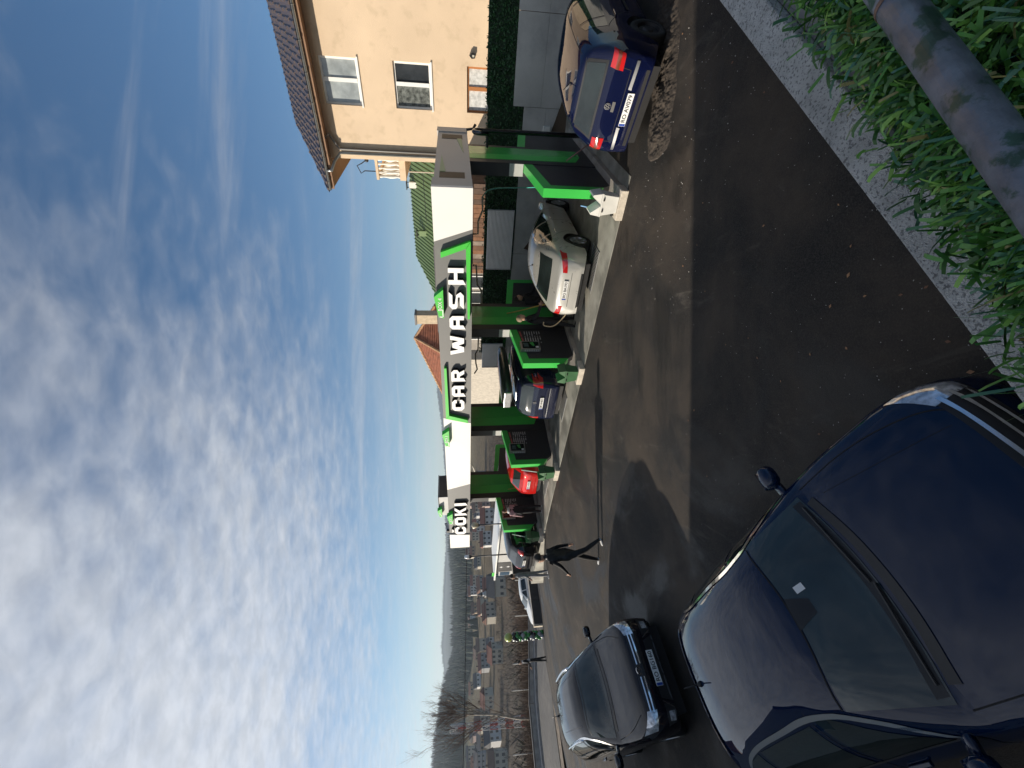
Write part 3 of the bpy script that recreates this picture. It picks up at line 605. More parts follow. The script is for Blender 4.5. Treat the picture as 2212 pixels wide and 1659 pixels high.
def make_terrain():
    rs = [0.5]
    while rs[-1] < 5200: rs.append(rs[-1] + max(0.9, rs[-1] * 0.045))
    na = 300; vs = []; fs = []
    for r in rs:
        for k in range(na):
            th = 2 * math.pi * k / na; X, Y = r * math.sin(th), r * math.cos(th); vs.append((X, Y, terrain(X, Y)))
    for i in range(len(rs) - 1):
        for k in range(na): fs.append((i * na + k, i * na + (k + 1) % na, (i + 1) * na + (k + 1) % na, (i + 1) * na + k))
    fs.append(tuple(range(na)))
    me = bpy.data.meshes.new('ground'); me.from_pydata(vs, [], fs); me.update()
    m_ = bpy.data.materials.new('hillside'); m_.use_nodes = True; t = m_.node_tree; b = t.nodes['Principled BSDF']; b.inputs['Roughness'].default_value = .95; b.inputs['Specular IOR Level'].default_value = .1
    geo = N(t, 'ShaderNodeNewGeometry'); sp = N(t, 'ShaderNodeSeparateXYZ'); L(t, geo, 'Position', sp, 0)
    ln = N(t, 'ShaderNodeVectorMath', operation='LENGTH'); 
    cx = N(t, 'ShaderNodeCombineXYZ'); t.links.new(sp.outputs[0], cx.inputs[0]); t.links.new(sp.outputs[1], cx.inputs[1]); L(t, cx, 0, ln, 0)
    nz = N(t, 'ShaderNodeTexNoise'); nz.inputs['Scale'].default_value = .012; nz.inputs['Detail'].default_value = 5; L(t, geo, 'Position', nz, 0)
    n2 = N(t, 'ShaderNodeTexNoise'); n2.inputs['Scale'].default_value = .35; n2.inputs['Detail'].default_value = 6; L(t, geo, 'Position', n2, 0)
    ad = N(t, 'ShaderNodeMath', operation='MULTIPLY_ADD'); L(t, nz, 0, ad, 0); ad.inputs[1].default_value = 420; t.links.new(ln.outputs['Value'], ad.inputs[2])
    rp = N(t, 'ShaderNodeValToRGB'); mr = N(t, 'ShaderNodeMapRange'); mr.inputs[1].default_value = 0; mr.inputs[2].default_value = 2000; L(t, ad, 0, mr, 0); L(t, mr, 0, rp, 0)
    el = rp.color_ramp.elements; el[0].position = 0; el[0].color = (.055, .041, .028, 1); el[1].position = 1; el[1].color = (.022, .035, .025, 1)
    for p, c in ((.22, (.065, .048, .033, 1)), (.30, (.11, .085, .05, 1)), (.36, (.14, .11, .06, 1)), (.40, (.035, .045, .026, 1)), (.6, (.028, .04, .026, 1))):
        q = el.new(p); q.color = c
    mx = N(t, 'ShaderNodeVectorMath', operation='SCALE'); m2 = N(t, 'ShaderNodeMapRange'); m2.inputs[1].default_value = .3; m2.inputs[2].default_value = .7; m2.inputs[3].default_value = .6; m2.inputs[4].default_value = 1.4
    L(t, n2, 0, m2, 0); L(t, rp, 0, mx, 0); L(t, m2, 0, mx, 'Scale'); L(t, mx, 0, b, 'Base Color')
    o = obj('terrain', me, m_, smooth=True); tag(o, kind='structure'); return o
make_terrain()
def grid_sheet(name, s0, s1, d0, d1, zf, material, step=0.7, kind='structure', skip=None):
    ns, nd = max(2, int((s1 - s0) / step)), max(2, int((d1 - d0) / step)); vs = []; fs = []
    for i in range(ns + 1):
        for j in range(nd + 1):
            s, d = lerp(s0, s1, i / ns), lerp(d0, d1, j / nd); p = FP(s, d); p.z = zf(p.x, p.y); vs.append(p)
    for i in range(ns):
        for j in range(nd): fs.append((i * (nd + 1) + j, i * (nd + 1) + j + 1, (i + 1) * (nd + 1) + j + 1, (i + 1) * (nd + 1) + j))
    me = bpy.data.meshes.new(name); me.from_pydata(vs, [], fs); me.update()
    bm = bmesh.new(); bm.from_mesh(me); bmesh.ops.recalc_face_normals(bm, faces=bm.faces); bm.to_mesh(me); bm.free()
    o = obj(name, me, material, smooth=True); tag(o, kind=kind); return o
def tarmac_mat():
    m_ = bpy.data.materials.new('tarmac'); m_.use_nodes = True; t = m_.node_tree; b = t.nodes['Principled BSDF']
    geo = N(t, 'ShaderNodeNewGeometry'); P = geo.outputs['Position']
    def nz(scale, det=5, ro=.6, dist=0, sc=None, rot=0):
        q = N(t, 'ShaderNodeTexNoise'); q.inputs['Scale'].default_value = scale; q.inputs['Detail'].default_value = det; q.inputs['Roughness'].default_value = ro; q.inputs['Distortion'].default_value = dist
        if sc:
            mp = N(t, 'ShaderNodeMapping'); mp.inputs['Scale'].default_value = sc; mp.inputs['Rotation'].default_value = (0, 0, rot); t.links.new(P, mp.inputs[0]); L(t, mp, 0, q, 0)
        else: t.links.new(P, q.inputs[0])
        return q
    def mr(v, a, b_, c=0., d=1.):
        q = N(t, 'ShaderNodeMapRange'); q.interpolation_type = 'SMOOTHSTEP'; L(t, v, 0, q, 0)
        for i, z in enumerate((a, b_, c, d)): q.inputs[i + 1].default_value = z
        return q
    def mix(f, A, B):
        q = N(t, 'ShaderNodeMix', data_type='RGBA'); L(t, f, 0, q, 0)
        for nm, v in (('A', A), ('B', B)):
            if isinstance(v, tuple): q.inputs[nm].default_value = (*v, 1)
            else: t.links.new(v, q.inputs[nm])
        return q.outputs['Result']
    grain = nz(60, 4, .85); dirt = nz(.5, 6, .65, .4); wet = nz(.33, 5, .62, 1.2); dust = nz(1.3, 8, .7, 1.5, (1, .35, 1), .75); fine = nz(9, 6, .7)
    base = mix(mr(grain, .42, .66), (.010, .0095, .0095), (.042, .037, .032))
    base = mix(mr(dirt, .36, .68, 0, .75), base, (.068, .052, .038))                     # brownish dried mud
    base = mix(mr(dust, .56, .76, 0, .6), base, (.12, .105, .088))                      # pale dusty tyre smears
    base = mix(mr(fine, .66, .74, 0, .35), base, (.14, .12, .10))
    wt = mr(wet, .50, .58); base2 = N(t, 'ShaderNodeVectorMath', operation='SCALE'); t.links.new(base, base2.inputs[0]); w2 = mr(wet, .50, .60, 1.0, .55); L(t, w2, 0, base2, 'Scale')
    L(t, base2, 0, b, 'Base Color')
    rgh = mr(wet, .48, .62, .86, .50); L(t, rgh, 0, b, 'Roughness'); b.inputs['Specular IOR Level'].default_value = .35
    bp = N(t, 'ShaderNodeBump'); bp.inputs['Strength'].default_value = .55; bp.inputs['Distance'].default_value = .012
    g2 = nz(140, 2, .6); L(t, g2, 0, bp, 'Height'); L(t, bp, 0, b, 'Normal'); return m_
TAR = tarmac_mat()
grid_sheet('tarmac_lot', -14, 27.4, -15, 6.6, lot_z, TAR, .6)
gravel = mat('verge_gravel', (.17, .135, .10), .95, var=.35, vscale=6, bump=.6, bscale=30, obj='world')
asph = mat('road_asphalt', (.085, .082, .078), .85, var=.22, vscale=3, bump=.3, bscale=60, obj='world', col2=(.12, .11, .10), c2scale=.25)
grid_sheet('verge', 26.6, 28.2, -40, 30, lambda x, y: max(rz_xy(x, y), -1.75) + .02 if fr((x, y, 0))[0] < 27.5 else rz_xy(x, y) + .02, gravel, 1.5)
grid_sheet('road', 27.6, 34.0, -60, 40, lambda x, y: rz_xy(x, y) + .05, asph, 2)
kc = mat('kerb_concrete', (.34, .32, .29), .9, var=.25, vscale=2.5, bump=.3, bscale=25, obj='world')
def along(name, s0, s1, a, b, m_, n=50):
    mb = MB()
    for k in range(n):
        d0, d1 = -60 + 100 * k / n, -60 + 100 * (k + 1) / n; z0, z1 = road_z(d0), road_z(d1)
        mb.hexa([FP(s1, d0, z0 + a), FP(s0, d0, z0 + a), FP(s0, d1, z1 + a), FP(s1, d1, z1 + a), FP(s1, d0, z0 + b), FP(s0, d0, z0 + b), FP(s0, d1, z1 + b), FP(s1, d1, z1 + b)])
    o = mb.build(name, m_); o['kind'] = 'structure'; return o
along('kerb', 34.0, 34.25, -.3, .17, kc)
along('footpath', 34.25, 35.0, -.3, .15, mat('footpath_grey', (.22, .21, .2), .9, var=.2, vscale=2, obj='world'))
def sbox(s0, s1, d0, d1, a, b):
    z0, z1 = road_z(d0), road_z(d1)
    return MB().hexa([FP(s1, d0, z0 + a), FP(s0, d0, z0 + a), FP(s0, d1, z1 + a), FP(s1, d1, z1 + a), FP(s1, d0, z0 + b), FP(s0, d0, z0 + b), FP(s0, d1, z1 + b), FP(s1, d1, z1 + b)])
t_ = thing('parapet_wall', 'long low concrete parapet on the far side of the road', 'wall', FP(35.2, 0, ROAD_Z))
for k in range(14):
    a = -44 + k * 6; sbox(35.02, 35.25, a + .02, a + 5.98, -.6, .50).build('wall_block', kc, t_)
for k in range(14):
    a = -44 + k * 6; sbox(34.98, 35.29, a + .01, a + 5.99, .502, .57).build('coping', mat('coping_dark', (.12, .115, .11), .8, var=.2, obj='world'), t_)
# wash floor: one concrete slab carrying the bays
def slab_mat():
    return mat('wash_concrete', (.30, .29, .25), .7, var=.28, vscale=1.6, bump=.25, bscale=45, obj='world', col2=(.15, .145, .125), c2scale=.9, c2lo=.42, c2hi=.66, rvar=.2)
slab = tag(MB().fbox(-.35, 18.75, -.02, 6.3, -1.2, 0.0).build('wash_floor', slab_mat()), kind='structure')
jm = mat('joint', (.06, .06, .055), .9)
# ---------------------------------------------------------------- car wash
green = mat('green_panel', (.045, .48, .07), .35, 0, .5, .2, var=.06, vscale=.8, obj='world')
green2 = mat('green_sheet', (.05, .40, .075), .25, 0, .5, .3, var=.12, vscale=.7, obj='world')
gb = mat('green_sign', (.045, .50, .04), .4, var=.05, vscale=1, obj='world')
char = mat('charcoal_panel', (.028, .028, .031), .45, var=.15, vscale=.8, obj='world', rvar=.1)
grey = mat('grey_cladding', (.155, .155, .15), .5, 0, .4, var=.05, vscale=.9, obj='world')
white = mat('white_cladding', (.78, .77, .73), .45, var=.03, vscale=.8, obj='world', rvar=.1)
lgrey = mat('light_grey_box', (.42, .42, .41), .5, var=.06, obj='world')
black = mat('black_return', (.006, .006, .007), .55)
shaded_white = mat('side_cladding_shaded', (.52, .48, .43), .5, var=.05, vscale=.9, obj='world')  # white cladding of the unlit sides, its shade put into the colour
conc = mat('plinth_concrete', (.30, .275, .24), .85, var=.3, vscale=3, bump=.4, bscale=30, obj='world')
cream = mat('cream_concrete', (.56, .50, .41), .85, var=.2, vscale=6, bump=.5, bscale=25, obj='world')
cn = thing('wash_canopy', 'long flat car wash canopy with white and grey fascia and big white letters', 'canopy', FP(7.2, 2.5, 3.0))
ZB, ZT, LEN, DEP = 3.07, 3.87, 14.46, 4.73
def ffn(s0): return lambda u, v, w: FP(u, w, v)
def fpanel(name, poly, m_, d0=0.0, d1=.12):
    return MB().prism(poly, ffn(0), d0, d1).build(name, m_, cn)
fpanel('fascia_panel', [(0, ZB), (.81, ZB), (1.09, ZT), (0, ZT)], white)
fpanel('fascia_panel', [(.815, ZB), (6.73, ZB), (6.48, ZT), (1.095, ZT)], grey, .006)
fpanel('fascia_panel', [(6.735, ZB), (9.89, ZB), (10.19, ZT), (6.485, ZT)], white)
fpanel('fascia_panel', [(9.895, ZB), (13.33, ZB), (13.24, ZT), (10.195, ZT)], grey, .006)
fpanel('fascia_panel', [(13.335, ZB), (13.42, ZB), (13.33, ZT), (13.245, ZT)], black, .03)
fpanel('fascia_panel', [(13.425, ZB), (LEN, ZB), (LEN, ZT), (13.335, ZT)], white, -.03)
# body behind the fascia
MB().fbox(.04, LEN - .04, .125, DEP, ZB + .02, ZB + .08).build('ceiling', mat('canopy_ceiling', (.32, .32, .31), .5, var=.05, obj='world'), cn)
MB().fbox(.04, LEN - .04, .125, DEP, ZT - .12, ZT - .06).build('roof_deck', grey, cn)
MB().fbox(.0, LEN, DEP, DEP + .1, ZB, ZT).build('rear_fascia', shaded_white, cn)
MB().fbox(LEN - .038, LEN, .125, DEP - .003, ZB, ZT).build('end_fascia', shaded_white, cn)
# right end: proud frames, dark reveals and the long plain panel
MB().fbox(0.0, .12, .125, .55, ZB, ZT).build('end_frame', shaded_white, cn)
MB().fbox(.022, .029, .60, 1.02, ZB + .14, ZT - .14).build('reveal', black, cn)
MB().fbox(.03, .10, .555, 4.365, ZB + .004, ZT - .03).build('side_fascia', shaded_white, cn)
MB().fbox(.022, .029, 3.72, 4.14, ZB + .14, ZT - .14).build('reveal', black, cn)
MB().fbox(.0, .12, 4.37, DEP - .003, ZB, ZT).build('end_frame', shaded_white, cn)
for pl in ([(1.03, ZT - .14), (2.2, ZT - .16), (1.08, ZT - .26), (1.03, ZT - .26)], [(3.71, ZB + .16), (2.5, ZB + .14), (3.66, ZB + .28), (3.71, ZB + .28)]):
    MB().prism(pl, lambda u, v, w: FP(w, u, v), .012, .029).build('side_accent', mat('pale_green', (.40, .48, .26), .5), cn)
MB().tube([FP(-.02, 4.55, ZB + .02), FP(-.05, 4.55, ZB - .16), FP(-.16, 4.5, ZB - .22)], .035, 8).build('camera_arm', BLK(), cn)
# green brackets
def bracket(pls):
    for pl in pls: fpanel('green_bracket', pl, gb, -.10, -.002)
bracket([[(1.28, 3.74), (1.40, 3.74), (1.19, 3.215), (1.03, 3.115)], [(1.035, 3.11), (1.195, 3.21), (2.95, 3.17), (2.95, 3.12)]])
bracket([[(4.48, 3.78), (4.48, 3.72), (6.28, 3.70), (6.41, 3.79)], [(6.415, 3.785), (6.285, 3.695), (6.49, 3.17), (6.62, 3.15)]])
# letters: outlines in unit cells (x right, y up), cut corners and slanted feet
def letter(ch):
    t = .27
    if ch == 'C': return [[(.2, 0), (.8, 0), (1, .2), (1, .38), (.70, .38), (.70, .26), (.32, .26), (.32, .74), (.70, .74), (.70, .62), (1, .62), (1, .8), (.8, 1), (.2, 1), (0, .8), (0, .2)]]
    if ch == 'A': return [[(0, -.12), (.3, .05), (.3, .30), (.70, .30), (.70, 0), (1, 0), (1, .8), (.8, 1), (.2, 1), (0, .8)], [(.3, .54), (.70, .54), (.70, .74), (.3, .74)]]
    if ch == 'R': return [[(0, -.12), (.3, .05), (.3, .34), (.45, .34), (.66, 0), (1, 0), (.78, .38), (1, .52), (1, .8), (.8, 1), (0, 1)], [(.3, .57), (.70, .57), (.70, .76), (.3, .76)]]
    if ch == 'W': return [[(.14, 0), (.40, 0), (.5, .40), (.6, 0), (.86, 0), (1.0, 1), (.80, 1), (.73, .40), (.62, .85), (.38, .85), (.27, .40), (.20, 1), (0, 1)]]
    if ch == 'S': return [[(0, 0), (.8, 0), (1, .22), (.84, .5), (.30, .60), (.30, .76), (.82, .76), (1, 1), (.2, 1), (0, .78), (.02, .52), (.16, .42), (.70, .40), (.70, .26), (.22, .26)]]
    if ch == 'H': return [[(0, -.14), (.28, .04), (.28, .40), (.72, .40), (.72, 0), (1, 0), (1, 1), (.72, 1), (.72, .62), (.28, .62), (.28, 1), (0, 1)]]
    if ch == 'I': return [[(0, -.14), (1, .04), (1, 1), (0, 1)]]
    if ch == 'K': return [[(0, -.12), (.28, .04), (.28, .34), (.40, .44), (.70, 0), (1, 0), (.62, .56), (1, 1), (.66, 1), (.28, .62), (.28, 1), (0, 1)]]
    if ch == 'O': return [[(.2, 0), (.8, 0), (1, .2), (1, .8), (.8, 1), (.2, 1), (0, .8), (0, .2)], [(.32, .26), (.68, .26), (.68, .74), (.32, .74)]]
    if ch == 'v': return [[(.5, 0), (1, .7), (.72, 1), (.5, .62), (.28, 1), (0, .7)]]
def put_letter(ch, sl, sr, z0, z1, lab):
    wd, ht = sl - sr, z1 - z0
    me = outline_mesh('letter', [[(x * wd, y * ht) for x, y in o] for o in letter(ch)], .05)
    remap(me, lambda x, y, z: FP(sl - x, -.052 - z, z0 + y))
    for p in me.polygons:
        p.material_index = 0 if p.normal.dot(-N_) > .8 else 1
    o = obj('letter', me, [mat('letter_white', (.86, .86, .85), .4), black], cn); o['label'] = lab
put_letter('C', 6.07, 5.64, 3.26, 3.60, 'white letter C of CAR'); put_letter('A', 5.51, 5.10, 3.26, 3.60, 'white letter A of CAR'); put_letter('R', 4.94, 4.54, 3.26, 3.60, 'white letter R of CAR')
put_letter('W', 4.02, 3.43, 3.26, 3.60, 'white letter W of WASH'); put_letter('A', 3.24, 2.86, 3.26, 3.60, 'white letter A of WASH'); put_letter('S', 2.67, 2.22, 3.26, 3.60, 'white letter S of WASH'); put_letter('H', 2.03, 1.63, 3.26, 3.60, 'white letter H of WASH')
put_letter('C', 13.2, 12.62, 3.22, 3.64, 'white letter C with caron'); put_letter('O', 12.50, 11.90, 3.22, 3.64, 'white letter O'); put_letter('K', 11.78, 11.24, 3.22, 3.64, 'white letter K'); put_letter('I', 11.10, 10.93, 3.22, 3.64, 'white letter I')
put_letter('v', 13.03, 12.78, 3.68, 3.78, 'white caron over the C')
def box_sign(s0, num, lab, d0=-.16, zo=0.0, sc=1.0):
    """green plate with slanted corners on the fascia's top edge; s0 = its left end"""
    t = thing('box_sign', lab, 'sign', FP(s0 - .37, d0, 3.71 + zo), 0, 'bay number signs on the canopy edge')
    P = lambda u, v: (s0 - u * sc, 3.72 + zo + v * sc)
    pl = [P(0, 0), P(.75, 0), P(.56, .21), P(.02, .12)]
    MB().prism([(a, b) for a, b in pl], ffn(0), d0, d0 + .155 + (0 if d0 < 0 else 0)).build('sign_plate', [gb], t)
    wl = mat('sign_lettering', (.8, .82, .78), .5)
    tm = text_mesh('lettering', 'BOX ' + num, .125 * sc, .002); remap(tm, lambda x, y, z: FP(s0 - .37 * sc - x * .95, d0 - .004 - z, 3.795 + zo + y + .012 * -x)); obj('lettering', tm, wl, t)
    for a in ([P(.04, .012), P(.24, .012), P(.24, .032), P(.04, .032)], [P(.02, .035), P(.045, .035), P(.055, .10), P(.03, .10)]):
        MB().prism(a, ffn(0), d0 - .006, d0 - .002).build('corner_mark', wl, t)
box_sign(2.88, '4', 'green plate reading BOX 4 above the letters of WASH'); box_sign(7.62, '3', 'green plate reading BOX 3 at the right end of the middle white fascia'); box_sign(12.30, '2', 'green plate reading BOX 2 above the short left word')
# roof box carrying BOX 1, and the little solar lamp rig beside it
rb = thing('roof_box', 'grey box standing on the canopy roof behind its left end', 'box', FP(13.7, 2.0, ZT))
MB().fbox(13.0, 14.42, 1.5, 2.6, ZT - .06, 4.33).build('box_body', lgrey, rb); MB().fbox(12.985, 12.998, 1.52, 2.58, ZT - .05, 4.31).build('side_panel', char, rb); MB().fbox(12.98, 14.44, 1.48, 2.62, 4.332, 4.36).build('lid', black, rb)
box_sign(14.25, '1', 'green plate reading BOX 1 on the grey roof box', 1.30, .50, .9)
sp_ = thing('solar_rig', 'small solar panel on a bracket on the canopy roof, left of the grey box', 'solar panel', FP(14.1, .8, ZT))
MB().prism([(13.75, 3.98), (14.35, 3.94), (14.38, 4.02), (13.78, 4.10)], ffn(0), .72, .75).build('panel', mat('solar_blue', (.02, .03, .07), .15, .2, .6, .6), sp_); MB().tube([FP(14.05, .80, ZT - .07), FP(14.05, .74, 4.0)], .018, 6).build('bracket', ALU(), sp_)
MB().fbox(14.30, 14.44, .66, .76, 3.89, 4.03).build('control_box', BLK(), sp_)
# dividers between the bays
KS = [0.0, 4.65, 9.30, 13.88]
def wing(t, k, fn, front=True, tm_=True):
    a, b = k + .06, k + .24
    T = MB().prism([(.35, .46), (.35, 1.62), (1.95, 1.83), (1.95, 1.63), (.555, 1.435), (.555, .30)], fn, a, b)
    T.build('wing_frame', green, t)
    MB().prism([(.56, .297), (.56, 1.432), (1.95, 1.625), (1.95, .125), (.70, .125)], fn, a + .008, b - .008).build('wing_panel', char, t)
def divider(i, lab):
    k = KS[i]; t = thing('bay_divider', lab, 'divider', FP(k + .2, 2.6, 0), 0, 'dividers between the wash bays')
    f1 = lambda u, v, w: FP(w, u, v); f2 = lambda u, v, w: FP(w, 5.35 - u, v)
    MB().fbox(k - .08, k + .42, .28, 5.25, .002, .122).build('plinth', conc, t, bevel=.01)
    MB().fbox(k - .10, k + .50, -.10, .26, -.05, .135).build('plinth_end', cream, t, bevel=.015)
    wing(t, k, f1); wing(t, k, f2)
    MB().fbox(k + .05, k + .34, 1.955, 3.395, .125, ZB + .01).build('wall_core', char, t)
    MB().fbox(k + .06, k + .33, 1.94, 1.953, 1.84, 2.16).build('grey_band', lgrey, t)
    MB().prism([(2.20, ZB), (2.58, ZB), (2.66, .36), (2.22, .55)], f1, k + .043, k + .0485).build('green_sheet', green, t)
    MB().prism([(2.585, ZB), (3.22, ZB), (3.16, .36), (2.665, .36)], f1, k + .043, k + .0485).build('light_green_sheet', green2, t)
    return t
DL = ['rightmost green and black bay divider, next to the parked dark blue hatchback', 'green and black bay divider between the silver car and the blue people carrier', 'green and black bay divider between the blue people carrier and the red car', 'leftmost tall green and black divider, with a person standing at it']
DIV = [divider(i, DL[i]) for i in range(4)]
# low outer board
ob = thing('low_board', 'low black board with a cream edge beyond the black car', 'wall', FP(18.5, 2, 0)); MB().fbox(18.45, 18.6, .40, 3.6, .001, .86).build('board', char, ob); MB().fbox(18.44, 18.61, .36, .398, .001, .87).build('edge_strip', cream, ob); MB().fbox(18.44, 18.61, .36, 3.62, .872, .90).build('top_strip', cream, ob)
# payment terminals and price boards
steel = mat('brushed_steel', (.36, .35, .33), .35, .7, var=.1, vscale=8, obj='world'); scr = mat('dark_screen', (.01, .016, .012), .15); prn = mat('faded_print', (.55, .55, .55), .6); rdp = mat('red_print', (.42, .10, .09), .6); gpr = mat('green_print', (.05, .30, .06), .5)
def terminal(i, lab):
    k = KS[i]; t = thing('payment_terminal', lab, 'terminal', FP(k + .06, 1.03, 1.06), 0, 'payment terminals on the dividers')
    a = k + .062; f = lambda u, v, w: FP(a - w, u, v)
    MB().prism([(.84, 1.06), (1.22, 1.06), (1.22, 1.63), (.84, 1.63)], f, 0, .12).build('housing', [steel], t, bevel=.008)
    MB().prism([(.88, 1.10), (1.18, 1.10), (1.18, 1.58), (.88, 1.58)], f, .121, .126).build('face', scr, t)
    MB().prism([(.94, 1.40), (1.12, 1.40), (1.12, 1.54), (.94, 1.54)], f, .127, .131).build('display', mat('lcd', (.06, .09, .085), .2), t)
    MB().prism([(.89, 1.11), (.97, 1.11), (.97, 1.20), (.89, 1.20)], f, .127, .131).build('sticker', prn, t)
    MB().prism([(.98, 1.22), (1.16, 1.25), (1.13, 1.36), (1.0, 1.30)], f, .127, .130).build('green_graphic', gpr, t)
    for q in range(7): MB().fbox(a - .10, a - .04, .832, .839, 1.10 + q * .065, 1.135 + q * .065).build('side_mark', prn, t)
    # price list print on the panel
    pl = thing('price_list', lab.replace('payment terminal', 'printed price list').replace('steel ', ''), 'price list', FP(k + .06, 1.5, 1.2), 0, 'price lists on the dividers')
    rnd = random.Random(5)
    for c0, c1 in ((1.30, 1.56), (1.60, 1.86)):
        MB().prism([(c0, 1.46 + (c0 - 1.3) * .12), (c1, 1.46 + (c1 - 1.3) * .12), (c1, 1.51 + (c1 - 1.3) * .12), (c0, 1.51 + (c0 - 1.3) * .12)], f, -.0055, -.003).build('red_heading', rdp, pl)
        for q in range(7):
            z = 1.40 - q * .075; w_ = rnd.uniform(.10, .22); MB().prism([(c1 - w_, z), (c1, z), (c1, z + .025), (c1 - w_, z + .025)], f, -.0055, -.003).build('text_line', prn, pl)
            MB().prism([(c0, z), (c0 + .035, z), (c0 + .035, z + .025), (c0, z + .025)], f, -.0055, -.003).build('price', prn, pl)
terminal(1, 'steel payment terminal on the divider beside the silver car'); terminal(2, 'steel payment terminal on the divider beside the blue people carrier'); terminal(3, 'steel payment terminal on the leftmost tall divider')
# bins with two lids, one per divider end
def bin_(i, m_, lab, wh=False):
    k = KS[i]; t = thing('waste_bin', lab, 'bin', FP(k + .2, .02, .135), 0, 'bins at the divider ends'); z0 = .137
    g = lambda u, v, w: FP(k + .2 + u, .06 + v, w)
    def tap(a, b, c, d, z_0, z_1): return [g(-a, -b, z_0), g(a, -b, z_0), g(a, b, z_0), g(-a, b, z_0), g(-c, -d, z_1), g(c, -d, z_1), g(c, d, z_1), g(-c, d, z_1)]
    MB().hexa(tap(.16, .12, .21, .16, z0, z0 + .34)).build('body', m_, t, bevel=.01); MB().hexa(tap(.225, .175, .225, .175, z0 + .342, z0 + .37)).build('rim', m_, t)
    for sg in (-1, 1):
        MB().hexa([g(sg * .02, -.17, z0 + .375), g(sg * .22, -.17, z0 + .375), g(sg * .22, .17, z0 + .375), g(sg * .02, .17, z0 + .375), g(sg * .16, -.16, z0 + .56), g(sg * .19, -.16, z0 + .55), g(sg * .19, .16, z0 + .55), g(sg * .16, .16, z0 + .56)]).build('lid_flap', m_, t)
        MB().hexa([g(sg * .11 - .02, -.168, z0 + .30), g(sg * .11 + .02, -.168, z0 + .30), g(sg * .11 + .02, -.15, z0 + .30), g(sg * .11 - .02, -.15, z0 + .30), g(sg * .11 - .02, -.20, z0 + .335), g(sg * .11 + .02, -.20, z0 + .335), g(sg * .11 + .02, -.17, z0 + .335), g(sg * .11 - .02, -.17, z0 + .335)]).build('latch', BLK(), t)
wb = mat('bin_white', (.68, .67, .62), .5, var=.08); gbn = mat('bin_green', (.04, .13, .05), .5, var=.15)
bin_(0, wb, 'white two-lidded bin at the foot of the rightmost divider'); bin_(1, gbn, 'green bin at the divider beside the silver car'); bin_(2, gbn, 'green bin at the divider beside the red car'); bin_(3, gbn, 'green bin at the foot of the leftmost tall divider')
def brush(name, lab, a, b, m_, col):
    t = thing(name, lab, 'brush', a); MB().tube([a, b], .014, 8).build('handle', m_, t, smooth=True); v = Vector(a); MB().box(v.x - .06, v.x + .06, v.y - .03, v.y + .03, v.z, v.z + .05).build('bristle_head', col, t)
stick_b = mat('stick_blue_white', (.25, .45, .75), .4, col2=(.75, .76, .78), c2scale=3, c2lo=.48, c2hi=.52); stick_w = mat('stick_white', (.7, .72, .70), .4); stick_g = mat('stick_green', (.2, .5, .25), .4)
brush('washing_brush', 'blue and white brush stick leaning at the white bin', FP(.42, .12, .14), FP(.36, .30, .80), stick_b, BLK())
brush('washing_brush', 'white brush stick leaning on the green divider end beside the red car', FP(9.72, .15, .14), FP(9.62, .30, 1.25), stick_w, BLK())
brush('washing_brush', 'white brush stick on the green end of the leftmost tall divider', FP(14.42, .1, .14), FP(14.22, .30, 1.25), stick_w, BLK())
# gratings in the bay floors
gm = mat('galvanised_grate', (.50, .50, .49), .4, .5, var=.1, vscale=10, obj='world')
for i, (s, lab) in enumerate(((2.15, 'steel floor grating behind the silver car'), (7.05, 'steel floor grating behind the blue people carrier'), (11.6, 'steel floor grating behind the red car'))):
    t = thing('floor_grating', lab, 'grating', FP(s, 1.0, 0), 0, 'gratings in the bay floors')
    MB().fbox(s - .55, s + .55, .72, 1.28, .002, .006).build('pit', mat('pit_dark', (.02, .02, .02), .9), t)
    for q in range(19): MB().fbox(s - .54 + q * .058, s - .515 + q * .058, .73, 1.27, .0065, .014).build('bar', gm, t)
    for e in (.72, 1.27): MB().fbox(s - .56, s + .56, e, e + .02, .0066, .016).build('frame_bar', gm, t)
# boom pipes under the ceiling with hoses
pipe = mat('boom_pipe', (.50, .47, .40), .5)
hy = mat('hose_yellow', (.62, .42, .07), .45); hg = mat('hose_turquoise', (.07, .42, .34), .45)
def boom(lab, pts): return tag(MB().tube(pts, .028, 8).build('boom_pipe', pipe, smooth=True), lab, 'pipe', 'boom pipes under the canopy')
def zpts(x0, y0, sc, pts):            # picture points (zoomed crop) hung at the given depth d
    return [on_d((x0 + a * sc) * .54861, (y0 + b * sc) * .54861, d) for a, b, d in pts]
B4 = lambda *p: zpts(1600, 1000, .36166, p); B3 = lambda *p: zpts(1600, 1500, .36166, p); B5 = lambda *p: zpts(1600, 400, .43400, p)
boom('grey boom pipe on the left over the silver car, carrying the yellow hose', B4((722, 120, 4.2), (760, 120, 4.2), (772, 330, 4.2), (815, 400, 4.1), (825, 600, 3.9)))
boom('grey boom pipe on the right over the silver car, carrying the turquoise hose', B5((606, 1200, 4.2), (650, 1200, 4.2), (652, 1085, 4.2), (692, 985, 4.2), (690, 865, 4.2)))
boom('kinked grey boom pipe over the blue people carrier', B4((727, 905, 4.2), (785, 905, 4.2), (780, 1040, 4.2), (752, 1085, 4.2), (757, 1190, 4.1), (772, 1255, 4.0), (742, 1300, 4.0)))
boom('grey boom pipe over the red car', B3((712, 910, 4.2), (732, 950, 4.2), (765, 1050, 4.1), (770, 1165, 3.9)))
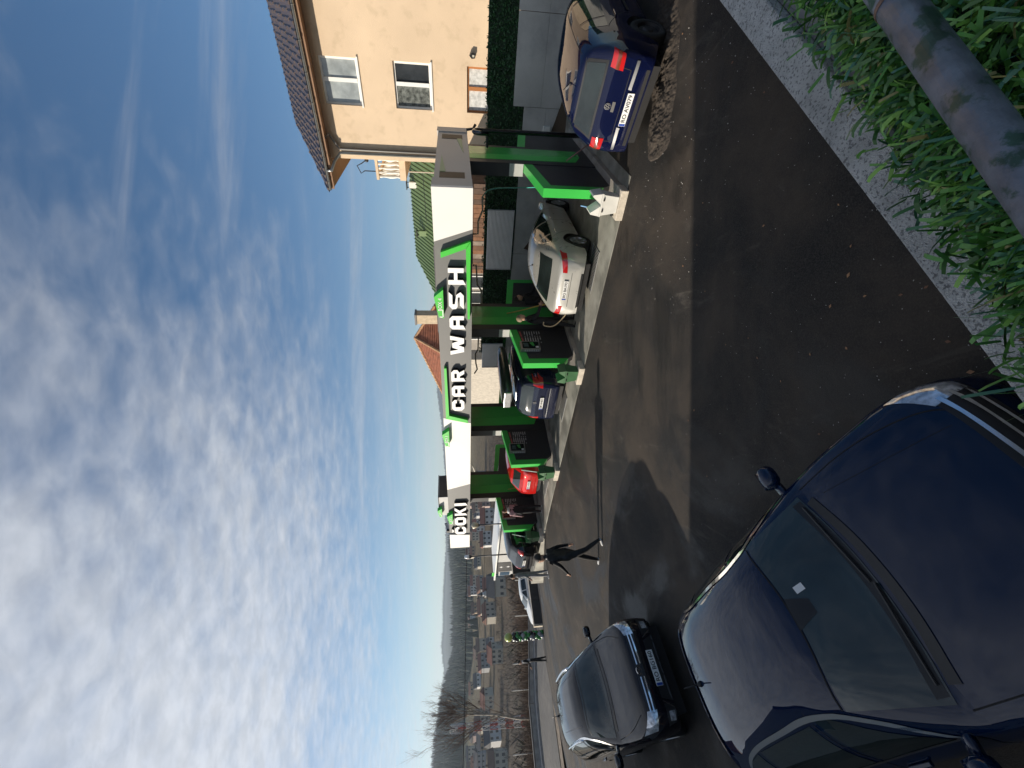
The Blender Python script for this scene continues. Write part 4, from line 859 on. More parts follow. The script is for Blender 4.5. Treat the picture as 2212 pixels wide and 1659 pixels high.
def hose(lab, pts, m_, cat='hose'):
    P = [Vector(p) for p in pts]; out = []
    for i in range(len(P) - 1):
        p0, p1, p2, p3 = P[max(i - 1, 0)], P[i], P[i + 1], P[min(i + 2, len(P) - 1)]
        for k in range(8):
            u = k / 8; out.append(.5 * ((2 * p1) + (p2 - p0) * u + (2 * p0 - 5 * p1 + 4 * p2 - p3) * u * u + (-p0 + 3 * p1 - 3 * p2 + p3) * u ** 3))
    out.append(P[-1]); return tag(MB().tube(out, .016, 6).build('hose', m_, smooth=True), lab, cat)
hose('yellow hose hanging from the boom to the person washing the silver car', B4((826, 600, 3.9), (860, 645, 3.8), (900, 672, 3.6), (1050, 655, 3.0), (1270, 610, 2.2), (1450, 562, 1.75), (1590, 545, 1.6)), hy)
hose('loose end of the hose looping down beside the silver car', B4((1560, 600, 1.5), (1735, 620, 1.2), (1700, 700, 1.1), (1600, 785, 1.0), (1500, 780, 1.05), (1495, 740, 1.1)), mat('hose_pale', (.45, .36, .22), .5))
hose('turquoise hose hanging behind the rightmost divider', B5((690, 862, 4.2), (722, 822, 4.1), (752, 800, 4.0), (830, 785, 3.7), (1000, 782, 3.2), (1200, 776, 2.6)), hg)
hose('yellow hose hanging beside the red car', B3((771, 1165, 3.9), (785, 1195, 3.8), (820, 1226, 3.7), (900, 1215, 3.3), (1050, 1190, 2.6), (1190, 1165, 2.0)), hy)
# black hoop pipe and broom outside the right end
hp = [FP(-.30, 3.25, .02)] + [FP(-.30, 3.25, z) for z in (.8, 1.6, 2.4, 2.75)] + [FP(-.30 + .0, 3.25 - .14 * (1 - math.cos(a)), 2.8 + .14 * math.sin(a)) for a in [math.pi * q / 8 for q in range(1, 9)]] + [FP(-.30, 2.97, 2.6)]
t_ = thing('black_hoop_pipe', 'tall black hooped pipe standing at the right end of the wash', 'pipe', FP(-.3, 3.1, 0)); MB().tube(hp, .055, 12).build('pipe', mat('black_gloss', (.006, .006, .007), .18, 0, .6, .5), t_, smooth=True); MB().fbox(-.42, -.18, 3.12, 3.38, .001, .03).build('foot_plate', BLK(), t_)
MB().tube([FP(-.30, 2.97, 2.62), FP(.0, 2.97, 2.62)], .03, 8).build('wall_bracket', BLK(), t_)
t_ = thing('broom', 'broom with a reddish stick leaning beside the black hoop pipe', 'broom', FP(-.4, 2.5, 0)); MB().tube([FP(-.42, 2.45, .10), FP(-.05, 1.95, .85)], .014, 8).build('handle', mat('broom_red', (.35, .18, .16), .5), t_, smooth=True); MB().fbox(-.60, -.25, 2.38, 2.50, .002, .12).build('bristles', mat('broom_blue', (.02, .025, .06), .8), t_)
# ---------------------------------------------------------------- behind the wash: wall, hedge screen, houses
cw = mat('cast_concrete', (.45, .44, .41), .85, var=.16, vscale=.9, bump=.2, bscale=12, obj='world', col2=(.32, .315, .30), c2scale=.7, c2lo=.45, c2hi=.7)
t_ = thing('retaining_wall', 'cast concrete retaining wall behind the wash bays', 'wall', FP(2, 6.5, 0))
edges = [-9.5, -7.1, -4.7, -2.5, -.32]
for a, b in zip(edges, edges[1:]):
    MB().fbox(a + .006, b - .006, 6.4, 6.65, -.2, .80).build('wall_panel', cw, t_); MB().fbox(a + .006, b - .006, 6.4, 6.65, .806, 1.63).build('wall_panel', cw, t_)
edges = [-.32, 2.0, 4.4, 6.8, 9.2]
for a, b in zip(edges, edges[1:]):
    MB().fbox(a + .006, b - .006, 6.402, 6.65, -.2, .62).build('wall_panel', cw, t_); MB().fbox(a + .006, b - .006, 6.402, 6.65, .626, 1.30).build('wall_panel', cw, t_)
# artificial hedge screen above the wall
def hedge_screen():
    t = thing('hedge_screen', 'dark green artificial hedge screen on top of the concrete wall', 'fence', FP(2, 6.55, 1.3)); hm = mat('hedge_backing', (.012, .03, .012), .9, var=.3, vscale=20, obj='world')
    MB().fbox(-9.5, -.32, 6.50, 6.56, 1.632, 2.44).build('backing', hm, t); MB().fbox(-.318, 9.2, 6.50, 6.56, 1.302, 2.40).build('backing', hm, t)
    rnd = random.Random(3); mb = MB()
    for k in range(9000):
        s = rnd.uniform(-9.5, 9.2); z0 = 1.63 if s < -.32 else 1.30; z = rnd.uniform(z0, 2.47); c = FP(s, 6.49 - rnd.random() * .03, z)
        a = rnd.uniform(0, 6.28); l = rnd.uniform(.025, .05); u = (E_ * math.cos(a) + Vector((0, 0, 1)) * math.sin(a)) * l; v = (E_ * -math.sin(a) + Vector((0, 0, 1)) * math.cos(a)) * l * .35 - N_ * rnd.uniform(0, .03)
        mb.quad(c - u, c + v, c + u, c - v)
    o = mb.build('leaves', mat('hedge_leaf', (.022, .075, .022), .5, var=.6, vscale=9, obj='world'), t); o['kind'] = 'stuff'
hedge_screen()
# stacked corrugated sheets leaning on the screen
corr = mat('corrugated_white', (.66, .66, .64), .4, .1, var=.05, obj='world'); fr_m = mat('sheet_edge', (.5, .5, .49), .5)
def sheet(lab, s0, s1, z0, z1, d):
    t = thing('corrugated_sheet', lab, 'sheet', FP((s0 + s1) / 2, d, z0), 0, 'pale corrugated sheets along the hedge screen'); n = int((z1 - z0) / .045); mb = MB(); vs = []
    for i in range(n * 2 + 1):
        z = lerp(z0, z1, i / (n * 2)); o = .012 if i % 2 else 0; vs += [FP(s0, d - o, z), FP(s1, d - o, z)]
    mb.add(vs, [(2 * i, 2 * i + 1, 2 * i + 3, 2 * i + 2) for i in range(n * 2)]); mb.build('ribbed_face', corr, t)
    MB().fbox(s0, s1, d + .002, d + .03, z0, z1).build('backing', fr_m, t)
    for a, b in ((s0 - .03, s0 - .002), (s1 + .002, s1 + .03)): MB().fbox(a, b, d - .02, d + .03, z0, z1).build('side_edge', fr_m, t)
sheet('large grey corrugated sheet behind the silver car', 2.8, 5.0, 1.36, 2.30, 6.36); sheet('small corrugated sheet behind the roof of the blue people carrier', 6.85, 7.5, 1.30, 2.05, 6.36)
sheet('sunlit cream corrugated sheet behind the blue people carrier', 8.6, 9.9, 1.45, 2.35, 6.30)
MB().fbox(8.3, 9.95, 6.5, 6.6, 1.0, 1.44).build('green_board', green)['label'] = 'plain green board under the sunlit corrugated sheet'
bpy.data.objects['green_board']['category'] = 'board'
# small white meter boxes low on the wall
for q, (s, z, w_, h_, lab) in enumerate(((.15, .45, .32, .22, 'white box low on the concrete wall behind the blue hatchback'), (.42, .12, .22, .34, 'white wedge of sheet leaning under the wall box'))):
    t = thing('meter_box', lab, 'box', FP(s, 6.36, z)); MB().fbox(s, s + w_, 6.28, 6.398, z, z + h_).build('case', wb, t, bevel=.01); MB().fbox(s + .02, s + w_ - .02, 6.272, 6.279, z + .02, z + h_ - .02).build('door', wb, t)
# ---- peach house
peach = mat('peach_render', (.66, .51, .355), .92, var=.07, vscale=.7, bump=.45, bscale=55, obj='world', col2=(.59, .455, .31), c2scale=2.2, c2lo=.5, c2hi=.68)
H = thing('peach_house', 'peach rendered house with brown metal tile roof and a balcony', 'house', FP(-3, 14, 1.2))
D0 = 10.0; S0, S1 = -11.0, 2.35
def hb(name, s0, s1, d0, d1, z0, z1, m_, par=H, bevel=0): return MB().fbox(s0, s1, d0, d1, z0, z1).build(name, m_, par, bevel=bevel)
# front wall built round the openings
WIN = [(-.82, .58, 6.70, 7.97), (-.82, .58, 4.21, 5.50), (-.82, .58, 1.9, 2.935), (-5.6, -4.2, 6.70, 7.97), (-5.6, -4.2, 4.21, 5.50)]
bands = sorted(set([0.2, 8.15] + [w_[2] for w_ in WIN] + [w_[3] for w_ in WIN]))
mb = MB()
for z0, z1 in zip(bands, bands[1:]):
    cuts = sorted([(w_[0], w_[1]) for w_ in WIN if w_[2] <= z0 + 1e-6 and w_[3] >= z1 - 1e-6]); a = S0
    for c0, c1 in cuts: mb.fbox(a, c0, D0, D0 + .35, z0, z1); a = c1
    mb.fbox(a, S1, D0, D0 + .35, z0, z1)
bm_me = mb.mesh('wall'); bm = bmesh.new(); bm.from_mesh(bm_me); bmesh.ops.remove_doubles(bm, verts=bm.verts, dist=.0005)
intr = [f for f in bm.faces if any(g is not f and (g.calc_center_median() - f.calc_center_median()).length < 1e-4 for e in f.edges for g in e.link_faces)]
bmesh.ops.delete(bm, geom=intr, context='FACES'); bm.to_mesh(bm_me); bm.free()
obj('wall', bm_me, peach, H)
hb('wall', S1 - .35, S1, D0 + .352, D0 + 9.5, .2, 8.15, peach); hb('wall', S0, S0 + .35, D0 + .352, D0 + 9.5, .2, 8.15, peach); hb('wall', S0, S1, D0 + 9.502, D0 + 9.8, .2, 8.15, peach)
hb('inner_floor', S0 + .36, S1 - .36, D0 + .36, D0 + 9.4, 3.6, 3.7, mat('interior_dark', (.10, .09, .08), .9)); hb('inner_floor', S0 + .36, S1 - .36, D0 + .36, D0 + 9.4, 6.2, 6.3, MATS['interior_dark']); hb('inner_wall', S0 + .36, S1 - .36, D0 + 1.4, D0 + 1.5, .2, 8.1, MATS['interior_dark'])
pane = mat('window_pane', (.30, .33, .33), .04, 0, .6, .6, var=.3, vscale=2.5, obj='world'); dpane = mat('dark_pane', (.035, .04, .045), .04, 0, .6, .6, var=.3, vscale=3, obj='world'); curt = mat('curtain', (.55, .55, .53), .8, var=.25, vscale=9, obj='world')
wfm = mat('window_white', (.78, .78, .75), .4); wfb = mat('window_brown', (.40, .16, .05), .5); rev = mat('reveal_brown', (.20, .15, .12), .7)
for q, (s0, s1, z0, z1) in enumerate(WIN):
    br = q == 2; fm = wfb if br else wfm
    f = MB(); d0, d1 = D0 + .10, D0 + .16; fw = .07
    W_ = hb('window', s0, s1, d1 + .004, d1 + .03, z0, z1, mat('win_back', (.06, .06, .06), .6))
    for a, b, c, d in ((s0, s0 + fw, z0, z1), (s1 - fw, s1, z0, z1), (s0 + fw, s1 - fw, z0, z0 + fw), (s0 + fw, s1 - fw, z1 - fw, z1)): hbx = MB().fbox(a, b, d0, d1, c, d).build('frame', fm, W_)
    mid = lerp(s0, s1, .47); MB().fbox(mid - .06, mid + .06, d0 - .02, d1, z0 + fw, z1 - fw).build('mullion', fm, W_)
    for a, b, kind in ((s0 + fw, mid - .06, 0), (mid + .06, s1 - fw, 1)):
        MB().fbox(a, b, d0 + .03, d0 + .036, z0 + fw, z1 - fw).build('pane', (curt if br else pane if q in (0, 3) else (dpane if kind == 0 else curt if False else mat('pane_curtain', (.13, .14, .13), .05, 0, .6, .6, var=.6, vscale=9, obj='world'))), W_)
    MB().fbox(s0 - .04, s1 + .04, D0 - .05, D0 + .10, z0 - .05, z0 - .003).build('sill', wfm if not br else rev, W_)
for w_ in bpy.data.objects:
    if w_.parent and w_.parent.name.startswith('window') and w_.parent.parent == H: w_.data.transform(Matrix.Translation(-POS[H.name]['at']))
# eaves, gutter, downpipe
rib = mat('roof_metal', (.115, .085, .075), .42, .3, var=.12, vscale=1.5, obj='world'); fas = mat('soffit_board', (.27, .155, .09), .7, var=.1, obj='world'); zinc = mat('zinc_gutter', (.42, .43, .42), .3, .75, var=.12, obj='world')
GE, GD, GZ = 3.30, 9.40, 8.17
hb('soffit', S0 - .9, GE, GD + .03, D0 + .34, 8.152, 8.19, fas); hb('fascia_board', S0 - .9, GE, GD + .0, GD + .028, 8.10, 8.30, fas); hb('soffit', S1 + .002, GE, D0 + .345, D0 + 9.8, 8.153, 8.19, fas)
g = MB()
for q in range(9):
    a0 = math.pi + math.pi * q / 8
pts = [(GD - .07 + .075 * math.cos(math.pi + math.pi * q / 8), GZ + .10 + .075 * math.sin(math.pi + math.pi * q / 8)) for q in range(9)]
vs = [FP(s, a, b) for s in (S0 - .9, GE + .02) for a, b in pts]; g.add(vs, [(q, q + 1, 9 + q + 1, 9 + q) for q in range(8)]); g.build('gutter', zinc, H, smooth=True)
for q in range(16): MB().tube([FP(GE - .3 - q * .85, a, b) for a, b in [(GD - .07 + .08 * math.cos(math.pi + math.pi * k / 6), GZ + .10 + .08 * math.sin(math.pi + math.pi * k / 6)) for k in range(7)]], .012, 6).build('gutter_bracket', zinc, H)
MB().tube([FP(2.62, GD - .07, GZ + .04), FP(2.62, GD - .07, GZ - .10), FP(2.35, GD + .2, GZ - .22), FP(2.13, D0 - .09, GZ - .42), FP(2.13, D0 - .09, 1.3)], .055, 10).build('downpipe', zinc, H, smooth=True)
MB().tube([FP(1.55, GD + .15, GZ - .05), FP(1.50, D0 - .12, GZ - .12), FP(1.78, D0 - .12, GZ - .30), FP(2.0, D0 - .10, GZ - .42), FP(2.0, D0 - .10, 1.3)], .045, 10).build('downpipe', mat('pipe_grey', (.16, .15, .14), .5), H, smooth=True)
# metal tile roof: stepped courses with standing ribs
RS, RD, RZ = 2.30, 15.0, 10.72                                              # left end of the ridge
def roofpt(s, d):                                                          # front slope
    u = (d - (GD - .12)) / (RD - (GD - .12)); return FP(s, d, lerp(8.30, RZ, u))
mb = MB(); mb.quad(FP(S0 - 1, GD - .12, 8.30), FP(GE + .1, GD - .12, 8.30), FP(RS, RD, RZ), FP(S0 - 1, RD, RZ)); mb.quad(FP(GE + .1, GD - .12, 8.30), FP(GE + .1, D0 + 10.4, 8.30), FP(RS, RD + .02, RZ)); mb.quad(FP(S0 - 1, D0 + 10.4, 8.30), FP(S0 - 1, RD, RZ), FP(RS, RD + .02, RZ), FP(GE + .1, D0 + 10.4, 8.30))
mb.quad(FP(S0 - 1, GD - .12, 8.30), FP(S0 - 1, RD, RZ), FP(S0 - 1, D0 + 10.4, 8.30))
RF = mb.build('roof', rib, H)
def ribs():
    s = GE - .02; k = 0
    while s > -7.5:
        smax_d = RD if s <= RS else lerp(GD - .12, RD, (GE + .1 - s) / (GE + .1 - RS))
        c = 0; d = GD - .12
        while d < smax_d - .05:
            d2 = min(d + .75, smax_d)
            m2 = MB(); o = .03 * (c % 2)
            for e in ((d, d2),):
                a, b = roofpt(s - o, e[0]), roofpt(s - o, e[1]); w2 = E_ * .055; up = Vector((0, 0, .05))
                m2.hexa([a - w2, a + w2, b + w2, b - w2, a - w2 * .6 + up, a + w2 * .6 + up, b + w2 * .6 + up * .45, b - w2 * .6 + up * .45])
            yield m2
            d += .75; c += 1
        s -= .235; k += 1
n_r = 0; rest = MB()
for m2 in ribs():
    if n_r < 260: m2.build('roof_rib', rib, H); n_r += 1
    else: rest.add(m2.v, m2.f)
if rest.v: rest.build('roof_ribs_far', rib, H)['kind'] = 'stuff'
# balcony with turned balusters on the left flank
bs0, bs1, bd0, bd1 = S1 + .002, 3.20, 10.35, 13.6
hb('balcony_floor', bs0, bs1, bd0, bd1, 5.42, 5.66, peach); hb('balcony_rail', bs0, bs1, bd0, bd0 + .16, 6.50, 6.60, peach); hb('balcony_rail', bs1 - .16, bs1, bd0 + .162, bd1, 6.50, 6.60, peach)
bal = mat('baluster_white', (.68, .66, .60), .7)
def baluster(s, d):
    p = FP(s, d, 5.66); pr = [(.05, 0), (.05, .06), (.03, .10), (.065, .30), (.07, .40), (.035, .58), (.03, .68), (.05, .76), (.05, .84)]
    MB().lathe(pr, lambda x, y, z: (p.x + x, p.y + y, p.z + z), 8).build('baluster', bal, H, smooth=True)
for q in range(5): baluster(bs0 + .10 + q * .16, bd0 + .08)
for q in range(14): baluster(bs1 - .08, bd0 + .28 + q * .22)
t_ = thing('balcony_floodlight', 'dark bracket lamp standing on the balcony rail', 'lamp', FP(2.9, 10.5, 6.6)); MB().tube([FP(2.9, 10.43, 6.59), FP(2.9, 10.43, 7.05), FP(3.0, 10.43, 7.20), FP(2.72, 10.43, 7.32), FP(2.62, 10.43, 7.12)], .02, 6).build('bracket', BLK(), t_); MB().sphere(FP(2.50, 10.43, 6.92), .08, 8, 6).build('lamp_head', BLK(), t_, smooth=True); MB().tube([FP(2.62, 10.43, 7.12), FP(2.50, 10.43, 6.95)], .02, 6).build('arm', BLK(), t_)
t_ = thing('wall_lantern', 'small dark house-shaped lantern on the peach wall beside the brown window', 'lantern', FP(-1.13, 9.98, 2.7)); MB().prism([(-1.19, 2.66), (-1.07, 2.66), (-1.05, 2.78), (-1.13, 2.86), (-1.21, 2.78)], ffn(0), 9.86, 9.999).build('case', BLK(), t_); MB().prism([(-1.16, 2.69), (-1.10, 2.69), (-1.10, 2.76), (-1.16, 2.76)], ffn(0), 9.853, 9.859).build('glass', mat('lantern_glass', (.5, .48, .4), .2), t_)
# ---- green roofed house
G = thing('green_roof_house', 'house with a ribbed green metal roof and small chimneys', 'house', FP(8, 18, 0)); gr = mat('green_roofing', (.14, .205, .09), .45, .2, var=.1, vscale=1.2, obj='world')
MB().fbox(2.6, 13.2, 14.6, 22, -1, 3.7).build('wall', mat('old_render', (.42, .38, .32), .9, var=.15, obj='world'), G)
ea, rd, re_ = 14.0, 18.2, 22.6; ze, zr = 3.62, 6.05
def gq(s, d): return FP(s, d, lerp(ze, zr, (d - ea) / (rd - ea)))
mb = MB(); mb.quad(FP(2.2, ea, ze), FP(13.6, ea, ze), FP(10.4, rd, zr), FP(3.0, rd, zr)); mb.quad(FP(13.6, ea, ze), FP(13.6, re_, ze), FP(10.4, rd + .02, zr)); mb.quad(FP(2.2, ea, ze), FP(3.0, rd, zr), FP(2.2, re_, ze)); mb.quad(FP(2.2, re_, ze), FP(3.0, rd + .02, zr), FP(10.4, rd + .02, zr), FP(13.6, re_, ze))
GRF = mb.build('roof', gr, G); mb = MB().fbox(2.2, 13.6, ea - .03, ea - .002, ze - .18, ze + .03).build('fascia', mat('brown_fascia', (.16, .09, .06), .7), G)
for q in range(48):
    s = 13.4 - q * .235; top = rd if 3.0 <= s <= 10.4 else (lerp(ea, rd, (13.6 - s) / 3.2) if s > 10.4 else lerp(ea, rd, (s - 2.2) / .8))
    if top - ea < .1: continue
    a, b = gq(s, ea), gq(s, top); w2 = E_ * .035; up = Vector((0, 0, .055)); MB().hexa([a - w2, a + w2, b + w2, b - w2, a - w2 * .5 + up, a + w2 * .5 + up, b + w2 * .5 + up, b - w2 * .5 + up]).build('roof_rib', gr, G)
for s, d, h_, lab in ((5.7, 17.6, .5, 0), (8.2, 16.8, .55, 1)):
    c = gq(s, d); C_ = MB().fbox(s - .16, s + .16, d - .1, d + .1, c.z - .15, c.z + h_ * .7).build('chimney', wb if lab == 0 else gr, G); MB().fbox(s - .22, s + .22, d - .22, d + .22, c.z + h_ * .7 + .12, c.z + h_ * .7 + .16).build('chimney_cap', BLK(), G)
    for q in (-.14, .14): MB().fbox(s + q - .015, s + q + .015, d - .02, d + .02, c.z + h_ * .7, c.z + h_ * .7 + .12).build('cap_leg', BLK(), G)
t_ = thing('tv_aerial', 'thin television aerial in front of the green roof', 'aerial', FP(3.7, 13.4, 3)); MB().tube([FP(3.75, 13.4, 3.0), FP(3.75, 13.4, 6.3)], .025, 6).build('mast', mat('aerial_pale', (.5, .45, .38), .5), t_)
MB().tube([FP(3.75, 13.4, 4.95), FP(6.1, 13.4, 4.92)], .012, 5).build('boom', BLK(), t_)
for q in range(7): MB().tube([FP(4.2 + q * .28, 13.2, 4.94), FP(4.2 + q * .28, 13.6, 4.94)], .008, 4).build('element', BLK(), t_)
# ---- red tiled house with brick chimney
T = thing('red_tile_house', 'old house with a steep red clay tile roof and a square chimney', 'house', FP(22, 25, -4)); clay = mat('clay_tile', (.24, .085, .045), .85, var=.35, vscale=2.5, obj='world')
pk = Vector(FP(22.1, 25.0, 7.45)); cor = [FP(21.0, 20.2, 3.6), FP(33.2, 24.4, 3.7), FP(24, 31, 3.6), FP(15.2, 24.6, 3.6)]
mb = MB()
for q in range(4): mb.quad(cor[q], cor[(q + 1) % 4], pk)
mb.build('roof', clay, T)
mb = MB(); mb.add([c * .97 + pk * .03 - Vector((0, 0, .3)) for c in cor] + [Vector((c.x, c.y, -14)) for c in cor], [(0, 1, 5, 4), (1, 2, 6, 5), (2, 3, 7, 6), (3, 0, 4, 7)]); mb.build('wall', MATS['old_render'], T)
def tile_course(A, B, n):
    out = []
    for r in range(n):
        u0 = .0 + r / n; a, b = A.lerp(pk, u0), B.lerp(pk, u0); a2, b2 = A.lerp(pk, u0 + 1.15 / n), B.lerp(pk, u0 + 1.15 / n); nrm = (B - A).cross(pk - A).normalized(); nrm = nrm if nrm.z > 0 else -nrm
        out.append((a + nrm * .07, b + nrm * .07, b2 + nrm * .01, a2 + nrm * .01, a, b))
    return out
for A, B in ((cor[0], cor[1]), (cor[3], cor[0])):
    for q in tile_course(A, B, 22):
        mb = MB(); nseg = 1; mb.quad(q[0], q[1], q[2], q[3]); mb.quad(q[4], q[5], q[1], q[0]); mb.build('tile_course', clay, T)
for A in (cor[0], cor[1], cor[3]):
    n = 26
    for q in range(n): a, b = A.lerp(pk, q / n), A.lerp(pk, (q + .92) / n); MB().tube([a + Vector((0, 0, .03)), b + Vector((0, 0, .09))], .14, 6).build('ridge_tile', mat('ridge_clay', (.42, .24, .13), .85, var=.3, obj='world'), T)
C0 = FP(18.8, 23.6, 5.3); c = fr(C0); MB().fbox(c[0] - .45, c[0] + .45, c[1] - .4, c[1] + .4, 4.8, 7.0).build('chimney', mat('chimney_render', (.50, .40, .28), .9, var=.15, obj='world'), T); MB().fbox(c[0] - .52, c[0] + .52, c[1] - .47, c[1] + .47, 7.002, 7.16).build('chimney_cap', mat('cap_grey', (.2, .19, .18), .8), T)
# ---- weathered timber shed behind the hedge
SH = thing('timber_shed', 'weathered brown timber shed behind the hedge screen', 'shed', FP(4, 9, 1.2)); wd = [mat('old_plank_%d' % q, c, .85, var=.3, vscale=4, obj='world') for q, c in enumerate(((.16, .085, .05), (.22, .11, .06), (.11, .07, .05), (.25, .20, .16)))]
rnd = random.Random(11); s = 2.65
while s < 6.3:
    w_ = rnd.uniform(.14, .22); d = 8.6 + rnd.uniform(0, .02); MB().fbox(s, s + w_ - .012, d, d + .03, 1.0, 2.95 + rnd.uniform(-.05, .05)).build('plank', wd[rnd.randrange(4) if rnd.random() < .4 else rnd.randrange(3)], SH); s += w_
MB().fbox(2.62, 6.35, 8.66, 9.9, .9, 2.95).build('core', wd[2], SH); MB().prism([(8.2, 2.93), (8.2, 3.0), (10.2, 3.35), (10.2, 3.28)], lambda u, v, w: FP(w, u, v), 2.5, 6.5).build('roof', mat('corrugated_roof', (.38, .37, .35), .6, .3, var=.2, obj='world'), SH)
# ---- white cottage behind the blue people carrier
CT = thing('white_cottage', 'small whitewashed cottage with dark windows behind the third bay', 'house', FP(9.5, 11, 0)); cwm = mat('whitewash', (.34, .31, .27), .9, var=.12, obj='world')
MB().fbox(7.2, 12.2, 10.5, 14.5, -1.0, 3.2).build('wall', cwm, CT)
for s in (7.6, 8.5, 9.6, 10.8):
    W_ = MB().fbox(s, s + .6, 10.47, 10.498, 2.1, 3.05).build('window', dpane, CT)
    for a, b, c, d in ((s - .05, s, 2.05, 3.1), (s + .6, s + .65, 2.05, 3.1), (s, s + .6, 2.05, 2.1), (s, s + .6, 3.05, 3.1)): MB().fbox(a, b, 10.45, 10.499, c, d).build('window_frame', wfm, CT)
MB().prism([(10.1, 3.15), (12.5, 4.6), (14.9, 3.15)], lambda u, v, w: FP(w, u, v), 7.0, 12.4).build('roof', mat('slate_roof', (.10, .09, .09), .8, var=.2, obj='world'), CT)
def ordinal(n):
    ones = 'first second third fourth fifth sixth seventh eighth ninth tenth eleventh twelfth thirteenth fourteenth fifteenth sixteenth seventeenth eighteenth nineteenth'.split()
    if n < 20: return ones[n - 1]
    tn = {2: 'twent', 3: 'thirt', 4: 'fort', 5: 'fift', 6: 'sixt', 7: 'sevent', 8: 'eight'}[n // 10]
    return tn + 'ieth' if n % 10 == 0 else tn + 'y-' + ones[n % 10 - 1]
# ---------------------------------------------------------------- neighbours outside the left edge that shade the foreground
t_ = thing('neighbour_house', 'tall rendered house just outside the left edge, shading the foreground', 'house', (-18, -2, -.8)); nw = mat('neighbour_render', (.42, .38, .33), .9, var=.1, obj='world')
MB().box(-24, -12, -14, 7.50, -1.2, 8.6).build('wall', nw, t_); MB().prism([(-24.6, 8.6), (-18, 11.4), (-11.4, 8.6)], lambda u, v, w: (u, w, v), -14.3, 7.52).build('roof', mat('neighbour_tile', (.22, .09, .05), .85, var=.2, obj='world'), t_)
for q in range(4):
    W_ = MB().box(-11.998, -11.97, -10 + q * 4, -8.8 + q * 4, 3.4, 4.8).build('window', dpane, t_); MB().box(-11.969, -11.95, -10.05 + q * 4, -8.75 + q * 4, 3.34, 3.39).build('sill', wfm, t_)
t_ = thing('garage', 'low gabled garage beside the tall house, outside the left edge', 'garage', (-14, 9, -.6)); MB().box(-16.2, -12.1, 7.53, 10.35, -1.2, 2.35).build('wall', nw, t_); MB().prism([(7.53, 2.352), (9.35, 3.15), (10.55, 2.352)], lambda u, v, w: (w, u, v), -16.4, -12.0).build('roof', MATS['neighbour_tile'], t_); MB().box(-12.098, -12.06, 8.0, 9.9, -.7, 1.5).build('door', wd[2], t_)
# ---------------------------------------------------------------- road side things
t_ = thing('low_wall', 'low wall painted dark for its shaded side, with a cream end, beside the balloon column', 'wall', FP(25, 2.5, -1.4))
for k in range(5): MB().fbox(24.9, 25.2, .05 + k * 1.4, 1.43 + k * 1.4, -3.2, -.86 - .0 * k).build('wall_block', mat('shaded_block', (.055, .055, .055), .7, var=.2, obj='world'), t_)  # shade of the wall's right face put into the block colour
MB().fbox(24.86, 25.24, -.02, .045, -2.2, -.83).build('end_face', cream, t_); MB().fbox(24.86, 25.24, .048, 7.06, -.856, -.82).build('coping', conc, t_)
bc = thing('balloon_column', 'column of green, grey and black balloons with a pale green balloon on top', 'balloons', FP(25.15, -.45, lot_z(*FP(25.15, -.45).xy)))
B0 = FP(25.15, -.45, lot_z(*FP(25.15, -.45).xy)); cols = [mat('balloon_green', (.03, .22, .05), .25, 0, .5, .4), mat('balloon_grey', (.30, .31, .33), .25, 0, .5, .4), mat('balloon_black', (.012, .012, .014), .25, 0, .5, .4)]
bsh = MB(); bsh.sphere((0, 0, 0), .125, 12, 8, (1, 1, 1.08)); bme = bsh.mesh('balloon')
for q in range(3):
    pass
bmes = []
for c in cols:
    m2 = bme.copy(); m2.materials.append(c); [setattr(p, 'use_smooth', True) for p in m2.polygons]; bmes.append(m2)
for r in range(11):
    for k in range(4):
        a = math.pi / 2 * k + r * .78; o = bpy.data.objects.new('balloon', bmes[(r + (k if r % 2 else k // 2)) % 3]); COL.objects.link(o); o.parent = bc; o.location = (.15 * math.cos(a), .15 * math.sin(a), .12 + r * .165)
MB().tube([(0, 0, 0), (0, 0, 1.9)], .012, 6).build('pole', BLK(), bc, False); MB().sphere((0, 0, 2.12), .24, 16, 10).build('top_balloon', mat('balloon_pale', (.40, .47, .12), .3, 0, .5, .3), bc, False, True)
def lamp(lab, s, d, z0, z1, kind):
    p = FP(s, d, z0); t = thing('street_lamp', lab, 'lamp', p); blk = mat('lamp_black', (.012, .012, .013), .4)
    MB().tube([(0, 0, 0), (0, 0, z1 - z0 - .55)], .055, 10, r2=.045).build('post', blk, t, False, True); MB().lathe([(.12, 0), (.12, .25), (.06, .35)], n=10).build('base', blk, t, False)
    h = z1 - z0
    if kind: MB().lathe([(.05, h - .56), (.14, h - .42), (.14, h - .36)], n=12).build('collar', blk, t, False); MB().lathe([(.12, h - .358), (.14, h - .2), (.10, h - .02), (.02, h)], n=12).build('glass', mat('lamp_glass', (.72, .74, .76), .2), t, False, True)
    else: MB().lathe([(.05, h - .56), (.10, h - .50), (.13, h - .48)], n=12).build('collar', blk, t, False); MB().lathe([(.12, h - .478), (.24, h - .12), (.04, h - .0)], n=12).build('shade', mat('lamp_cream', (.45, .40, .28), .4), t, False, True)
lamp('black street lamp with a white glass head beyond the leftmost bay', 28.14, 6.0, ROAD_Z, 3.22, True); lamp('street lamp with a cream cone shade under the canopy left end', 23.6, 6.0, -1.3, 2.74, False)
